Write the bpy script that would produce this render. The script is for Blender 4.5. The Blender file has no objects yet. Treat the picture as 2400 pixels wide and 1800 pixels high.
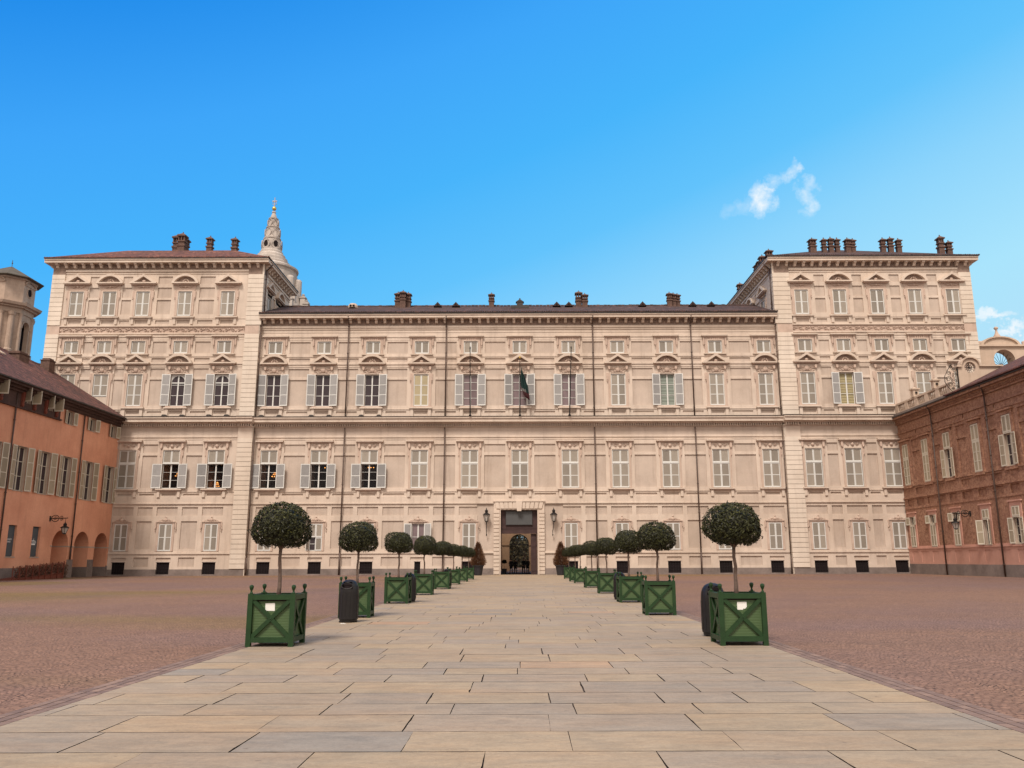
import bpy, math, random
from math import sin, cos, pi, radians as R
from mathutils import Vector, Matrix
random.seed(7)
C = bpy.data.collections.new("scene"); bpy.context.scene.collection.children.link(C)
S = bpy.context.scene

# ------------------------------------------------------------------ mesh helpers
class MB:
    def __init__(s): s.v=[]; s.f=[]; s.m=[]; s.c=None
    def add(s, vs, fs, m=0):
        b=len(s.v); s.v+= [tuple(p) for p in vs]
        for f in fs: s.f.append(tuple(b+i for i in f)); s.m.append(m)
        return s
    def box(s,x0,x1,y0,y1,z0,z1,m=0):
        return s.add([(x0,y0,z0),(x1,y0,z0),(x1,y1,z0),(x0,y1,z0),(x0,y0,z1),(x1,y0,z1),(x1,y1,z1),(x0,y1,z1)],
              [(0,3,2,1),(4,5,6,7),(0,1,5,4),(1,2,6,5),(2,3,7,6),(3,0,4,7)],m)
    def prism(s,poly,y0,y1,m=0):               # polygon in (x,z), extruded along y
        n=len(poly)
        vs=[(x,y0,z) for x,z in poly]+[(x,y1,z) for x,z in poly]
        fs=[tuple(range(n)),tuple(range(2*n-1,n-1,-1))]+[(i,i+n,(i+1)%n+n,(i+1)%n) for i in range(n)]
        return s.add(vs,fs,m)
    def prismx(s,poly,x0,x1,m=0):              # polygon in (y,z), extruded along x
        n=len(poly)
        vs=[(x0,y,z) for y,z in poly]+[(x1,y,z) for y,z in poly]
        fs=[tuple(range(n)),tuple(range(2*n-1,n-1,-1))]+[(i,i+n,(i+1)%n+n,(i+1)%n) for i in range(n)]
        return s.add(vs,fs,m)
    def lathe(s,prof,cx=0,cy=0,seg=12,m=0,a0=0.0):
        vs=[];fs=[]
        for r,z in prof:
            for k in range(seg):
                a=a0+2*pi*k/seg; vs.append((cx+r*cos(a),cy+r*sin(a),z))
        for i in range(len(prof)-1):
            for k in range(seg):
                k2=(k+1)%seg; fs.append((i*seg+k,i*seg+k2,(i+1)*seg+k2,(i+1)*seg+k))
        if prof[0][0]>1e-4: fs.append(tuple(range(seg-1,-1,-1)))
        if prof[-1][0]>1e-4: fs.append(tuple((len(prof)-1)*seg+k for k in range(seg)))
        return s.add(vs,fs,m)
    def tube(s,pts,r,seg=6,m=0):
        vs=[];fs=[];n=len(pts); P=[Vector(p) for p in pts]
        rs=r if isinstance(r,(list,tuple)) else [r]*n
        for i,p in enumerate(P):
            d=(P[min(i+1,n-1)]-P[max(i-1,0)])
            if d.length<1e-6: d=Vector((0,0,1))
            d.normalize(); u=d.cross(Vector((0,0,1)) if abs(d.z)<.9 else Vector((1,0,0))).normalized(); w=d.cross(u)
            for k in range(seg):
                a=2*pi*k/seg; vs.append(p+(u*cos(a)+w*sin(a))*rs[i])
        for i in range(n-1):
            for k in range(seg):
                k2=(k+1)%seg; fs.append((i*seg+k,i*seg+k2,(i+1)*seg+k2,(i+1)*seg+k))
        fs.append(tuple(range(seg-1,-1,-1))); fs.append(tuple((n-1)*seg+k for k in range(seg)))
        return s.add(vs,fs,m)
    def ball(s,c,rx,ry=None,rz=None,m=0,seg=10,rings=6):
        ry=ry or rx; rz=rz or rx; vs=[];fs=[]
        for i in range(rings+1):
            t=pi*i/rings
            for k in range(seg):
                a=2*pi*k/seg; vs.append((c[0]+rx*sin(t)*cos(a),c[1]+ry*sin(t)*sin(a),c[2]-rz*cos(t)))
        for i in range(rings):
            for k in range(seg):
                k2=(k+1)%seg; fs.append((i*seg+k,i*seg+k2,(i+1)*seg+k2,(i+1)*seg+k))
        return s.add(vs,fs,m)
    def xf(s,M):
        s.v=[tuple(M@Vector(p)) for p in s.v]; return s
    def mesh(s,name,mats,smooth=False):
        me=bpy.data.meshes.new(name); me.from_pydata(s.v,[],s.f)
        for m in mats: me.materials.append(m)
        me.polygons.foreach_set('material_index',s.m)
        if smooth: me.polygons.foreach_set('use_smooth',[True]*len(s.f))
        if s.c:
            ca=me.color_attributes.new('tint','FLOAT_COLOR','CORNER')
            data=[]
            for p,c in zip(me.polygons,s.c):
                for _ in range(p.loop_total): data+= [c,c,c,1]
            ca.data.foreach_set('color',data)
        me.update(); return me
def link(name,me,parent=None,loc=(0,0,0),rz=0):
    o=bpy.data.objects.new(name,me); C.objects.link(o); o.location=loc; o.rotation_euler=(0,0,rz)
    if parent: o.parent=parent
    return o
def obj(name,mb,mats,parent=None,loc=(0,0,0),rz=0,smooth=False):
    return link(name,mb.mesh(name,mats if isinstance(mats,list) else [mats],smooth),parent,loc,rz)
def tag(o,label=None,cat=None,group=None,kind=None):
    if label: o['label']=label
    if cat: o['category']=cat
    if group: o['group']=group
    if kind: o['kind']=kind
    return o
def thing(name,label,cat,loc=(0,0,0),rz=0,group=None):
    return tag(link(name,None,None,loc,rz),label,cat,group)

# ------------------------------------------------------------------ materials
def nodes(name):
    m=bpy.data.materials.new(name); m.use_nodes=True; nt=m.node_tree
    return m,nt,nt.nodes['Principled BSDF']
def N(nt,t,**k):
    n=nt.nodes.new(t)
    for a,b in k.items():
        if a in n.inputs: n.inputs[a].default_value=b
        else: setattr(n,a,b)
    return n
def mixc(nt,fac,a,b,mode='MIX'):
    n=nt.nodes.new('ShaderNodeMix'); n.data_type='RGBA'; n.blend_type=mode
    for sock,v in ((n.inputs[0],fac),(n.inputs[6],a),(n.inputs[7],b)):
        if isinstance(v,(int,float)): sock.default_value=v
        elif isinstance(v,tuple): sock.default_value=(*v[:3],1)
        else: nt.links.new(v,sock)
    return n.outputs[2]
def noise(nt,vec,scale,detail=4,rough=.6,dist=0):
    n=N(nt,'ShaderNodeTexNoise'); n.inputs['Scale'].default_value=scale; n.inputs['Detail'].default_value=detail
    n.inputs['Roughness'].default_value=rough; n.inputs['Distortion'].default_value=dist
    nt.links.new(vec,n.inputs['Vector']); return n.outputs['Fac']
def ramp(nt,fac,stops):
    r=nt.nodes.new('ShaderNodeValToRGB'); e=r.color_ramp.elements
    while len(e)<len(stops): e.new(.5)
    for q,(p,c) in zip(e,stops):
        q.position=p; q.color=(*c,1) if isinstance(c,tuple) else (c,c,c,1)
    nt.links.new(fac,r.inputs[0]); return r.outputs[0]
def mapping(nt,scale=(1,1,1),loc=(0,0,0),coord='Object'):
    t=nt.nodes.new('ShaderNodeTexCoord'); m=nt.nodes.new('ShaderNodeMapping')
    m.inputs['Scale'].default_value=scale; m.inputs['Location'].default_value=loc
    nt.links.new(t.outputs[coord],m.inputs[0]); return m.outputs[0]
def bump(nt,bsdf,h,strength,dist):
    b=nt.nodes.new('ShaderNodeBump'); b.inputs['Strength'].default_value=strength; b.inputs['Distance'].default_value=dist
    nt.links.new(h,b.inputs['Height']); nt.links.new(b.outputs[0],bsdf.inputs['Normal'])
def dk(c,k): return tuple(x*k for x in c)
def mat(name,col,rough=.85,var=.15,scale=.8,fine=12,streak=0,bmp=0,metal=0,spec=.3,coord='Object',tint=None):
    m,nt,b=nodes(name)
    v=mapping(nt,coord=coord)
    n1=noise(nt,v,scale,5,.65)
    c=mixc(nt,ramp(nt,n1,[(.32,0.),(.68,1.)]),dk(col,1-var),tint if tint else dk(col,1+var*.7))
    n2=noise(nt,v,fine,3,.7)
    c=mixc(nt,ramp(nt,n2,[(.35,.0),(.65,1.)]),c,mixc(nt,1.0,c,(1-var*.5,)*3,'MULTIPLY'))
    if streak: c=mixc(nt,ramp(nt,noise(nt,v,.09,6,.65),[(.45,0.),(.62,.8)]),c,mixc(nt,1.0,c,(.86,.83,.80),'MULTIPLY'))
    if streak:
        vs=mapping(nt,(1.3,1.3,.12),coord=coord); n3=noise(nt,vs,1.2,5,.7)
        c=mixc(nt,ramp(nt,n3,[(.5,0.),(.72,streak)]),c,mixc(nt,1.0,c,(.62,.58,.56),'MULTIPLY'))
    nt.links.new(c,b.inputs['Base Color'])
    b.inputs['Roughness'].default_value=rough; b.inputs['Metallic'].default_value=metal
    b.inputs['Specular IOR Level'].default_value=spec
    if bmp: bump(nt,b,noise(nt,v,fine*2.5,3,.6),bmp,.02)
    return m

M={}
M['cream']=mat('cream_plaster',(.605,.497,.412),var=.12,streak=.5,scale=.25,bmp=.2)
M['quoin']=mat('quoin_plaster',(.655,.56,.47),var=.08,streak=.35,scale=.4,bmp=.2)
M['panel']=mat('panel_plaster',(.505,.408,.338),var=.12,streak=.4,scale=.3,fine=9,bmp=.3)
M['pink']=mat('pink_surround_plaster',(.53,.40,.325),var=.14,scale=.9,streak=.3)
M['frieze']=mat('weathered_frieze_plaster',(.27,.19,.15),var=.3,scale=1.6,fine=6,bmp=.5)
M['stone']=mat('grey_plinth_stone',(.215,.17,.15),var=.3,scale=.5,fine=5,bmp=.4)
M['gap']=mat('brown_joint',(.20,.13,.09),var=.1)  # plain brown joint colour
M['dark']=mat('interior_shade',(.018,.013,.014),var=.2,rough=.9,spec=.1)  # near-black painted in place of the shade inside openings
M['room']=mat('room_interior',(.05,.022,.016),var=.3,rough=.9,spec=.1)
M['white']=mat('pale_grey_window_paint',(.62,.61,.58),rough=.55,var=.07,fine=25)
M['wood']=mat('brown_door_wood',(.055,.028,.026),rough=.6,var=.3,scale=2,fine=14)
M['signgrey']=mat('grey_sign_face',(.075,.075,.075),rough=.5,var=.06,scale=3)
M['lead']=mat('dark_lead_flashing',(.05,.042,.038),rough=.6,var=.25,scale=2)
M['pipe']=mat('brown_drainpipe_metal',(.085,.052,.040),rough=.5,var=.25,scale=.4)
M['iron']=mat('black_iron',(.018,.015,.014),rough=.5,var=.2,metal=.3)
M['brickpink']=mat('pink_dado_plaster',(.55,.30,.23),var=.13,scale=.4,streak=.25,bmp=.3)
M['wingtrim']=mat('off_white_shutter_paint',(.56,.50,.40),rough=.6,var=.12,fine=20)
M['reveal']=mat('beige_window_reveal',(.44,.34,.27),var=.1)
M['consolered']=mat('red_brown_console',(.17,.045,.028),var=.25,rough=.7)
M['browncornice']=mat('brown_eaves_timber',(.075,.040,.032),var=.3,scale=1.5,fine=8,bmp=.5)
M['orange']=mat('orange_render',(.72,.325,.20),var=.15,scale=.3,fine=5,streak=.4,bmp=.5,tint=(.74,.37,.235))
M['dkstone']=mat('tower_stone',(.44,.33,.26),var=.22,scale=.4,fine=3,streak=.5,bmp=.4)
M['domestone']=mat('dome_stone',(.44,.38,.335),var=.2,scale=.6,fine=4,bmp=.3)
M['copper']=mat('tower_roof_metal',(.10,.085,.065),var=.3,scale=.6)
M['gold']=mat('gilded_metal',(.60,.42,.12),rough=.35,var=.1,metal=.8)
M['terracotta']=mat('chimney_brick',(.135,.078,.06),var=.4,scale=2.5,fine=9,bmp=.6)
M['whiteplaster']=mat('pale_gable_plaster',(.52,.40,.31),var=.1,streak=.3)
M['green']=mat('dark_green_paint',(.013,.040,.011),rough=.5,var=.22,scale=5,fine=30)
M['soil']=mat('dark_soil',(.03,.02,.014),var=.4,fine=30)
M['bark']=mat('grey_brown_bark',(.17,.115,.09),var=.35,scale=9,fine=40,bmp=.6)
M['bin']=mat('black_brown_plastic',(.010,.008,.008),rough=.42,var=.25,scale=9,spec=.35)
M['paper']=mat('white_paper',(.72,.70,.66),rough=.6,var=.05)
M['pot']=mat('dark_pot_plastic',(.030,.028,.032),rough=.5,var=.2,scale=5)
M['banner']=mat('slate_grey_banner',(.070,.085,.095),rough=.6,var=.12)
M['lettering']=mat('white_lettering',(.75,.75,.73),rough=.5,var=.02)
M['yellowwall']=mat('ochre_courtyard_plaster',(.33,.20,.115),var=.2)
M['hedge']=mat('rusty_hedge_leaves',(.14,.05,.03),var=.45,scale=3,fine=20)
M['coat']=mat('black_coat_cloth',(.012,.011,.014),rough=.9,var=.2)
M['trouser']=mat('dark_trouser_cloth',(.016,.016,.022),rough=.9,var=.2)
M['skin']=mat('skin',(.42,.24,.17),rough=.6,var=.05)
M['hair']=mat('dark_hair',(.02,.013,.01),rough=.7,var=.2)
M['flag_green']=mat('flag_green_cloth',(.006,.024,.021),rough=.8,var=.2)
M['flag_white']=mat('flag_white_cloth',(.14,.13,.12),rough=.8,var=.1)
M['flag_red']=mat('flag_red_cloth',(.055,.012,.014),rough=.8,var=.2)
M['drape']=mat('orange_curtain_cloth',(.50,.22,.12),rough=.8,var=.1)

def louvre(name,col,step=.085):
    m,nt,b=nodes(name); v=mapping(nt)
    w=N(nt,'ShaderNodeTexWave',wave_type='BANDS',bands_direction='Z'); w.inputs['Scale'].default_value=.5/step*.63
    nt.links.new(v,w.inputs[0])
    n=noise(nt,mapping(nt,(1,1,.3),coord='Object'),2.5,4)
    c=mixc(nt,n,dk(col,.8),dk(col,1.15))
    c2=mixc(nt,ramp(nt,w.outputs['Fac'],[(.15,.55),(.5,1.)]),dk(col,.55),c)
    oi=nt.nodes.new('ShaderNodeObjectInfo')
    c3=mixc(nt,1.0,c2,ramp(nt,oi.outputs['Random'],[(0.,.76),(.5,.98),(1.,1.14)]),'MULTIPLY')
    nt.links.new(c3,b.inputs['Base Color']); b.inputs['Roughness'].default_value=.7
    bump(nt,b,w.outputs['Fac'],.6,.03); return m
M['louvre']=louvre('taupe_louvres',(.31,.265,.215))
M['louvre_o']=louvre('sky_tinted_open_louvres',(.33,.315,.305))  # open leaves: sky reflection mixed into the taupe as a greyer colour
M['louvre_y']=louvre('yellowed_louvres',(.40,.33,.20))
M['louvre_w']=louvre('wing_louvres',(.36,.29,.20))
M['blind_y']=louvre('yellow_blind',(.36,.30,.16),.3)
M['blind_g']=louvre('green_grey_blind',(.22,.25,.21),.4)

def glassmat(name,col,rough=.12,spec=.5):
    m,nt,b=nodes(name); v=mapping(nt)
    c=mixc(nt,noise(nt,v,.7,3),dk(col,.55),dk(col,1.4)); nt.links.new(c,b.inputs['Base Color'])
    b.inputs['Roughness'].default_value=rough; b.inputs['Specular IOR Level'].default_value=spec
    bump(nt,b,noise(nt,v,.8,2),.12,.05); return m
M['glass']=glassmat('dark_window_glass',(.045,.032,.036),spec=.35)
M['glass_c']=glassmat('curtained_window_glass',(.17,.12,.125))
m,nt,b=nodes('clear_window_glass'); b.inputs['Roughness'].default_value=.05; b.inputs['Base Color'].default_value=(.02,.02,.02,1)
tr=nt.nodes.new('ShaderNodeBsdfTransparent'); tr.inputs[0].default_value=(.75,.72,.72,1); mx=nt.nodes.new('ShaderNodeMixShader'); mx.inputs[0].default_value=.22
nt.links.new(tr.outputs[0],mx.inputs[1]); nt.links.new(b.outputs[0],mx.inputs[2]); nt.links.new(mx.outputs[0],nt.nodes['Material Output'].inputs[0])
M['clear']=m
m,nt,b=nodes('lamp_glow'); b.inputs['Emission Color'].default_value=(1,.42,.10,1); b.inputs['Emission Strength'].default_value=4.5; M['glow']=m
m,nt,b=nodes('frosted_lantern_glass'); b.inputs['Base Color'].default_value=(.42,.38,.34,1); b.inputs['Roughness'].default_value=.25; M['lantern']=m

def tiles(name,c1,c2,axis='X'):
    m,nt,b=nodes(name); v=mapping(nt)
    w=N(nt,'ShaderNodeTexWave',wave_type='BANDS',bands_direction=axis); w.inputs['Scale'].default_value=1.6; w.inputs['Distortion'].default_value=.6; w.inputs['Detail'].default_value=1
    nt.links.new(v,w.inputs[0])
    n1=noise(nt,v,1.5,8,.9); n2=noise(nt,v,.25,3)
    c=mixc(nt,ramp(nt,n1,[(.40,0.),(.62,1.)]),c1,c2); c=mixc(nt,ramp(nt,n2,[(.4,0.),(.7,.5)]),c,dk(c1,.7))
    vo=nt.nodes.new('ShaderNodeTexVoronoi'); vo.inputs['Scale'].default_value=3.2; nt.links.new(v,vo.inputs['Vector'])
    sc_=nt.nodes.new('ShaderNodeSeparateColor'); nt.links.new(vo.outputs['Color'],sc_.inputs[0])
    c=mixc(nt,1.0,c,ramp(nt,sc_.outputs[0],[(0.,.45),(.5,.95),(.8,1.1),(1.,1.9)]),'MULTIPLY')
    c=mixc(nt,ramp(nt,w.outputs['Fac'],[(.0,.5),(.25,0.)]),c,dk(c1,.45))
    nt.links.new(c,b.inputs['Base Color']); b.inputs['Roughness'].default_value=.9
    bump(nt,b,w.outputs['Fac'],.9,.08); return m
M['tiles']=tiles('palace_roof_tiles',(.045,.026,.022),(.12,.055,.042))
M['tiles_red']=tiles('red_roof_tiles',(.11,.040,.028),(.25,.10,.065))
M['tiles_wing']=tiles('wing_roof_tiles',(.060,.022,.020),(.19,.068,.050))

# brick wall
m,nt,b=nodes('old_red_brick'); v=mapping(nt)
sep=nt.nodes.new('ShaderNodeSeparateXYZ'); com=nt.nodes.new('ShaderNodeCombineXYZ'); nt.links.new(v,sep.inputs[0])
nt.links.new(sep.outputs[0],com.inputs[0]); nt.links.new(sep.outputs[2],com.inputs[1])
bt=N(nt,'ShaderNodeTexBrick'); nt.links.new(com.outputs[0],bt.inputs['Vector'])
for k,val in (('Scale',1.0),('Mortar Size',.012),('Brick Width',.26),('Row Height',.075)): bt.inputs[k].default_value=val
bt.inputs['Color1'].default_value=(.35,.145,.080,1); bt.inputs['Color2'].default_value=(.49,.25,.15,1); bt.inputs['Mortar'].default_value=(.24,.15,.11,1)
n1=noise(nt,v,3.2,6,.8); n2=noise(nt,v,.5,4)
c=mixc(nt,ramp(nt,n1,[(.40,0.),(.60,1.)]),mixc(nt,1.0,bt.outputs[0],(.55,.50,.48),'MULTIPLY'),mixc(nt,.35,bt.outputs[0],(.50,.29,.18)))
c=mixc(nt,ramp(nt,n2,[(.42,0.),(.72,.55)]),c,(.22,.095,.06))
nt.links.new(c,b.inputs['Base Color']); b.inputs['Roughness'].default_value=.9; bump(nt,b,n1,.6,.03); M['brick']=m

# planter panel: light green boards
m,nt,b=nodes('light_green_boards'); v=mapping(nt)
w=N(nt,'ShaderNodeTexWave',wave_type='BANDS',bands_direction='Z'); w.inputs['Scale'].default_value=6.5; w.inputs['Distortion'].default_value=.25; nt.links.new(v,w.inputs[0])
n1=noise(nt,mapping(nt,(2,2,9)),3,5,.7)
c=mixc(nt,n1,(.036,.072,.022),(.064,.108,.036)); c=mixc(nt,ramp(nt,w.outputs['Fac'],[(0.,.6),(.08,0.)]),c,(.028,.055,.016))
nt.links.new(c,b.inputs['Base Color']); b.inputs['Roughness'].default_value=.55; bump(nt,b,w.outputs['Fac'],.25,.006); M['boards']=m

# leaves with a per-leaf value
def leafmat(name,a,bb,gloss=.42):
    m,nt,b=nodes(name); at=nt.nodes.new('ShaderNodeVertexColor'); at.layer_name='tint'
    c=ramp(nt,at.outputs[0],[(0.,a),(.72,tuple((x+y)/2 for x,y in zip(a,bb))),(1.,bb)])
    nt.links.new(c,b.inputs['Base Color']); b.inputs['Roughness'].default_value=gloss; b.inputs['Specular IOR Level'].default_value=.22
    return m
M['leaf']=leafmat('laurel_leaves',(.011,.011,.006),(.080,.082,.022),.5)
M['conleaf']=leafmat('brown_conifer_needles',(.085,.038,.022),(.26,.135,.065),.7)
M['gardenleaf']=leafmat('garden_leaves',(.030,.030,.022),(.13,.10,.045),.8)
M['hedgeleaf']=leafmat('rusty_beech_leaves',(.09,.045,.030),(.22,.12,.08),.7)

# ground: small setts laid in fans
m,nt,b=nodes('cobbled_square'); v=mapping(nt)
sep=nt.nodes.new('ShaderNodeSeparateXYZ'); nt.links.new(v,sep.inputs[0])
def mth(op,a,b_=None,c_=None):
    n=nt.nodes.new('ShaderNodeMath'); n.operation=op
    for i,x in enumerate((a,b_,c_)):
        if x is None: continue
        if isinstance(x,(int,float)): n.inputs[i].default_value=x
        else: nt.links.new(x,n.inputs[i])
    return n.outputs[0]
fan=1.15
fx=mth('SUBTRACT',mth('MODULO',mth('ADD',sep.outputs[0],300*fan),fan),fan/2)
yy=mth('ADD',sep.outputs[1],mth('MULTIPLY',mth('MULTIPLY',fx,fx),1.0))
wob=noise(nt,v,1.3,4,.7); yy=mth('ADD',yy,mth('MULTIPLY',wob,.42))
com=nt.nodes.new('ShaderNodeCombineXYZ'); nt.links.new(mth('ADD',sep.outputs[0],mth('MULTIPLY',noise(nt,v,1.7,3),.3)),com.inputs[0]); nt.links.new(yy,com.inputs[1])
bt=N(nt,'ShaderNodeTexBrick'); nt.links.new(com.outputs[0],bt.inputs['Vector'])
for k,val in (('Scale',1.0),('Mortar Size',.011),('Mortar Smooth',.5),('Brick Width',.105),('Row Height',.085),('Bias',.0)): bt.inputs[k].default_value=val
bt.inputs['Color1'].default_value=(.215,.127,.088,1); bt.inputs['Color2'].default_value=(.30,.172,.115,1); bt.inputs['Mortar'].default_value=(.14,.078,.056,1)
n1=noise(nt,v,.045,4,.6,.5); n2=noise(nt,v,.35,4,.6); n3=noise(nt,mapping(nt,(.35,1,1)),.05,3,.5,1.0); n4=noise(nt,v,6,4,.8)
jn=noise(nt,v,3.5,3,.7)
dj=mth('MULTIPLY',bt.outputs['Fac'],ramp(nt,jn,[(.50,0.),(.60,.85)]))
c0=mixc(nt,dj,bt.outputs[0],(.045,.028,.022))
c=mixc(nt,ramp(nt,n1,[(.44,0.),(.58,.85)]),c0,mixc(nt,1.0,c0,(.84,.90,1.12),'MULTIPLY'))
c=mixc(nt,ramp(nt,n3,[(.54,0.),(.64,.8)]),c,mixc(nt,1.0,c,(.84,.96,.55),'MULTIPLY'))
c=mixc(nt,ramp(nt,n2,[(.35,.35),(.6,0.)]),c,mixc(nt,1.0,c,(.75,.72,.72),'MULTIPLY'))
c=mixc(nt,ramp(nt,n4,[(.4,.4),(.62,0.)]),c,mixc(nt,1.0,c,(.62,.58,.56),'MULTIPLY'))
nt.links.new(c,b.inputs['Base Color']); b.inputs['Roughness'].default_value=.85; b.inputs['Specular IOR Level'].default_value=.2
bump(nt,b,mth('SUBTRACT',1.0,bt.outputs['Fac']),.5,.02); M['cobble']=m
# edging setts
M['sett']=leafmat('purple_edging_setts',(.15,.10,.085),(.25,.165,.13),.85)
# slabs
m,nt,b=nodes('granite_slabs'); v=mapping(nt)
at=nt.nodes.new('ShaderNodeVertexColor'); at.layer_name='tint'
c=ramp(nt,at.outputs[0],[(0.,(.29,.245,.20)),(.35,(.33,.26,.195)),(.6,(.36,.275,.19)),(.85,(.385,.29,.19)),(1.,(.40,.265,.175))])
n1=noise(nt,mapping(nt,(1,2.6,1)),2.2,6,.75,.6); n2=noise(nt,v,28,3,.8); n3=noise(nt,mapping(nt,(1,3,1)),.5,5,.65)
c=mixc(nt,ramp(nt,n1,[(.36,.8),(.6,0.)]),c,mixc(nt,1.0,c,(.72,.74,.77),'MULTIPLY'))
n5=noise(nt,mapping(nt,(1,1,1)),.22,4,.6); c=mixc(nt,ramp(nt,n5,[(.42,.55),(.6,0.)]),c,mixc(nt,1.0,c,(.80,.80,.80),'MULTIPLY'))
n6=noise(nt,mapping(nt,(1,2,1)),9,2,.5); c=mixc(nt,ramp(nt,n6,[(.70,0.),(.76,.6)]),c,(.12,.085,.065))
c=mixc(nt,ramp(nt,n2,[(.35,.55),(.6,0.)]),c,mixc(nt,1.0,c,(.76,.74,.72),'MULTIPLY'))
c=mixc(nt,ramp(nt,n3,[(.42,0.),(.7,.55)]),c,mixc(nt,1.0,c,(1.1,.93,.78),'MULTIPLY'))
nt.links.new(c,b.inputs['Base Color']); b.inputs['Roughness'].default_value=.72; b.inputs['Specular IOR Level'].default_value=.25
bump(nt,b,n2,.35,.006); M['slab']=m
M['joint']=mat('dark_joint_earth',(.065,.045,.033),var=.3,fine=20)

# ------------------------------------------------------------------ relief walls
def relief(x0,x1,z0,z1,rects,base=(0,0)):
    """front at y=-depth; depth None = hole. rects: (xa,xb,za,zb,depth,mat)"""
    xs=sorted({round(min(max(q,x0),x1),4) for r in rects for q in r[:2]}|{x0,x1})
    zs=sorted({round(min(max(q,z0),z1),4) for r in rects for q in r[2:4]}|{z0,z1})
    ix={x:i for i,x in enumerate(xs)}; iz={z:i for i,z in enumerate(zs)}
    nx,nz=len(xs)-1,len(zs)-1; g=[[base]*nx for _ in range(nz)]
    for xa,xb,za,zb,d,m in rects:
        cl=lambda q,a,b:round(min(max(q,a),b),4)
        ia,ib,ja,jb=ix[cl(xa,x0,x1)],ix[cl(xb,x0,x1)],iz[cl(za,z0,z1)],iz[cl(zb,z0,z1)]
        for j in range(ja,jb):
            row=g[j]
            for i in range(ia,ib): row[i]=(d,m)
    mb=MB(); used=[[False]*nx for _ in range(nz)]
    for j in range(nz):
        i=0
        while i<nx:
            if used[j][i] or g[j][i][0] is None: i+=1; continue
            v=g[j][i]; e=i
            while e<nx and g[j][e]==v and not used[j][e]: e+=1
            t=j+1
            while t<nz and all(g[t][k]==v and not used[t][k] for k in range(i,e)): t+=1
            for q in range(j,t):
                for k in range(i,e): used[q][k]=True
            d,m=v; mb.add([(xs[i],-d,zs[j]),(xs[e],-d,zs[j]),(xs[e],-d,zs[t]),(xs[i],-d,zs[t])],[(0,1,2,3)],m)
            i=e
    D=lambda v:(-1.4 if v[0] is None else v[0])
    for j in range(nz-1):                       # horizontal ledges
        i=0
        while i<nx:
            a,b=g[j][i],g[j+1][i]
            if D(a)==D(b): i+=1; continue
            e=i
            while e<nx and g[j][e]==a and g[j+1][e]==b: e+=1
            z=zs[j+1]; m=a[1] if D(a)>D(b) else b[1]
            q=[(xs[i],-D(a),z),(xs[e],-D(a),z),(xs[e],-D(b),z),(xs[i],-D(b),z)]
            mb.add(q if D(a)>D(b) else q[::-1],[(0,1,2,3)],m); i=e
    for i in range(nx-1):
        j=0
        while j<nz:
            a,b=g[j][i],g[j][i+1]
            if D(a)==D(b): j+=1; continue
            t=j
            while t<nz and g[t][i]==a and g[t][i+1]==b: t+=1
            x=xs[i+1]; m=a[1] if D(a)>D(b) else b[1]
            q=[(x,-D(a),zs[j]),(x,-D(b),zs[j]),(x,-D(b),zs[t]),(x,-D(a),zs[t])]
            mb.add(q if D(a)>D(b) else q[::-1],[(0,1,2,3)],m); j=t
    return mb

# ------------------------------------------------------------------ windows
def leaf_mb(w,h,rows,x0=0.0,t=.05):
    mb=MB(); s=.085
    mb.box(0,s,-t,0,0,h,0); mb.box(w-s,w,-t,0,0,h,0)
    mb.box(s,w-s,-t,0,0,.12,0); mb.box(s,w-s,-t,0,h-.1,h,0)
    zs=[.12+(h-.22)*k/rows for k in range(rows+1)]
    for k in range(1,rows): mb.box(s,w-s,-t,0,zs[k]-.04,zs[k]+.04,0)
    mb.box(s,w-s,-t+.018,-.006,.12,h-.1,1)
    return mb
LEAF={}
def leaf(parent,x,y,z,w,h,rows,ang=0,frame='white',louv='louvre',flip=False):
    key=(w,h,rows,frame,louv)
    if key not in LEAF: LEAF[key]=leaf_mb(w,h,rows).mesh('shutter',[M[frame],M[louv]])
    o=link('shutter',LEAF[key],parent,(x,y,z),ang); return o
def closed_pair(p,w,z0,z1,rows,y=.0,**k):
    h=round(z1-z0,3); l=round(w/2-.006,3)
    leaf(p,-w/2,y,z0,l,h,rows,**k); leaf(p,.006,y,z0,l,h,rows,**k)
def open_pair(p,w,z0,z1,rows,y=-.16,a=10,lw=None,**k):
    k.setdefault('louv','louvre_o')
    h=round(z1-z0,3); l=round(lw or (w/2+.10),3); a1=R(a+random.uniform(-4,5)); a2=R(a+random.uniform(-4,5))
    # left leaf hinged at -w/2, swung back on the wall to the left; right likewise
    leaf(p,-w/2,y,z0,l,h,rows,ang=pi+a1,**k); leaf(p,w/2,y,z0,l,h,rows,ang=-a2,**k)
SASH={}
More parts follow.
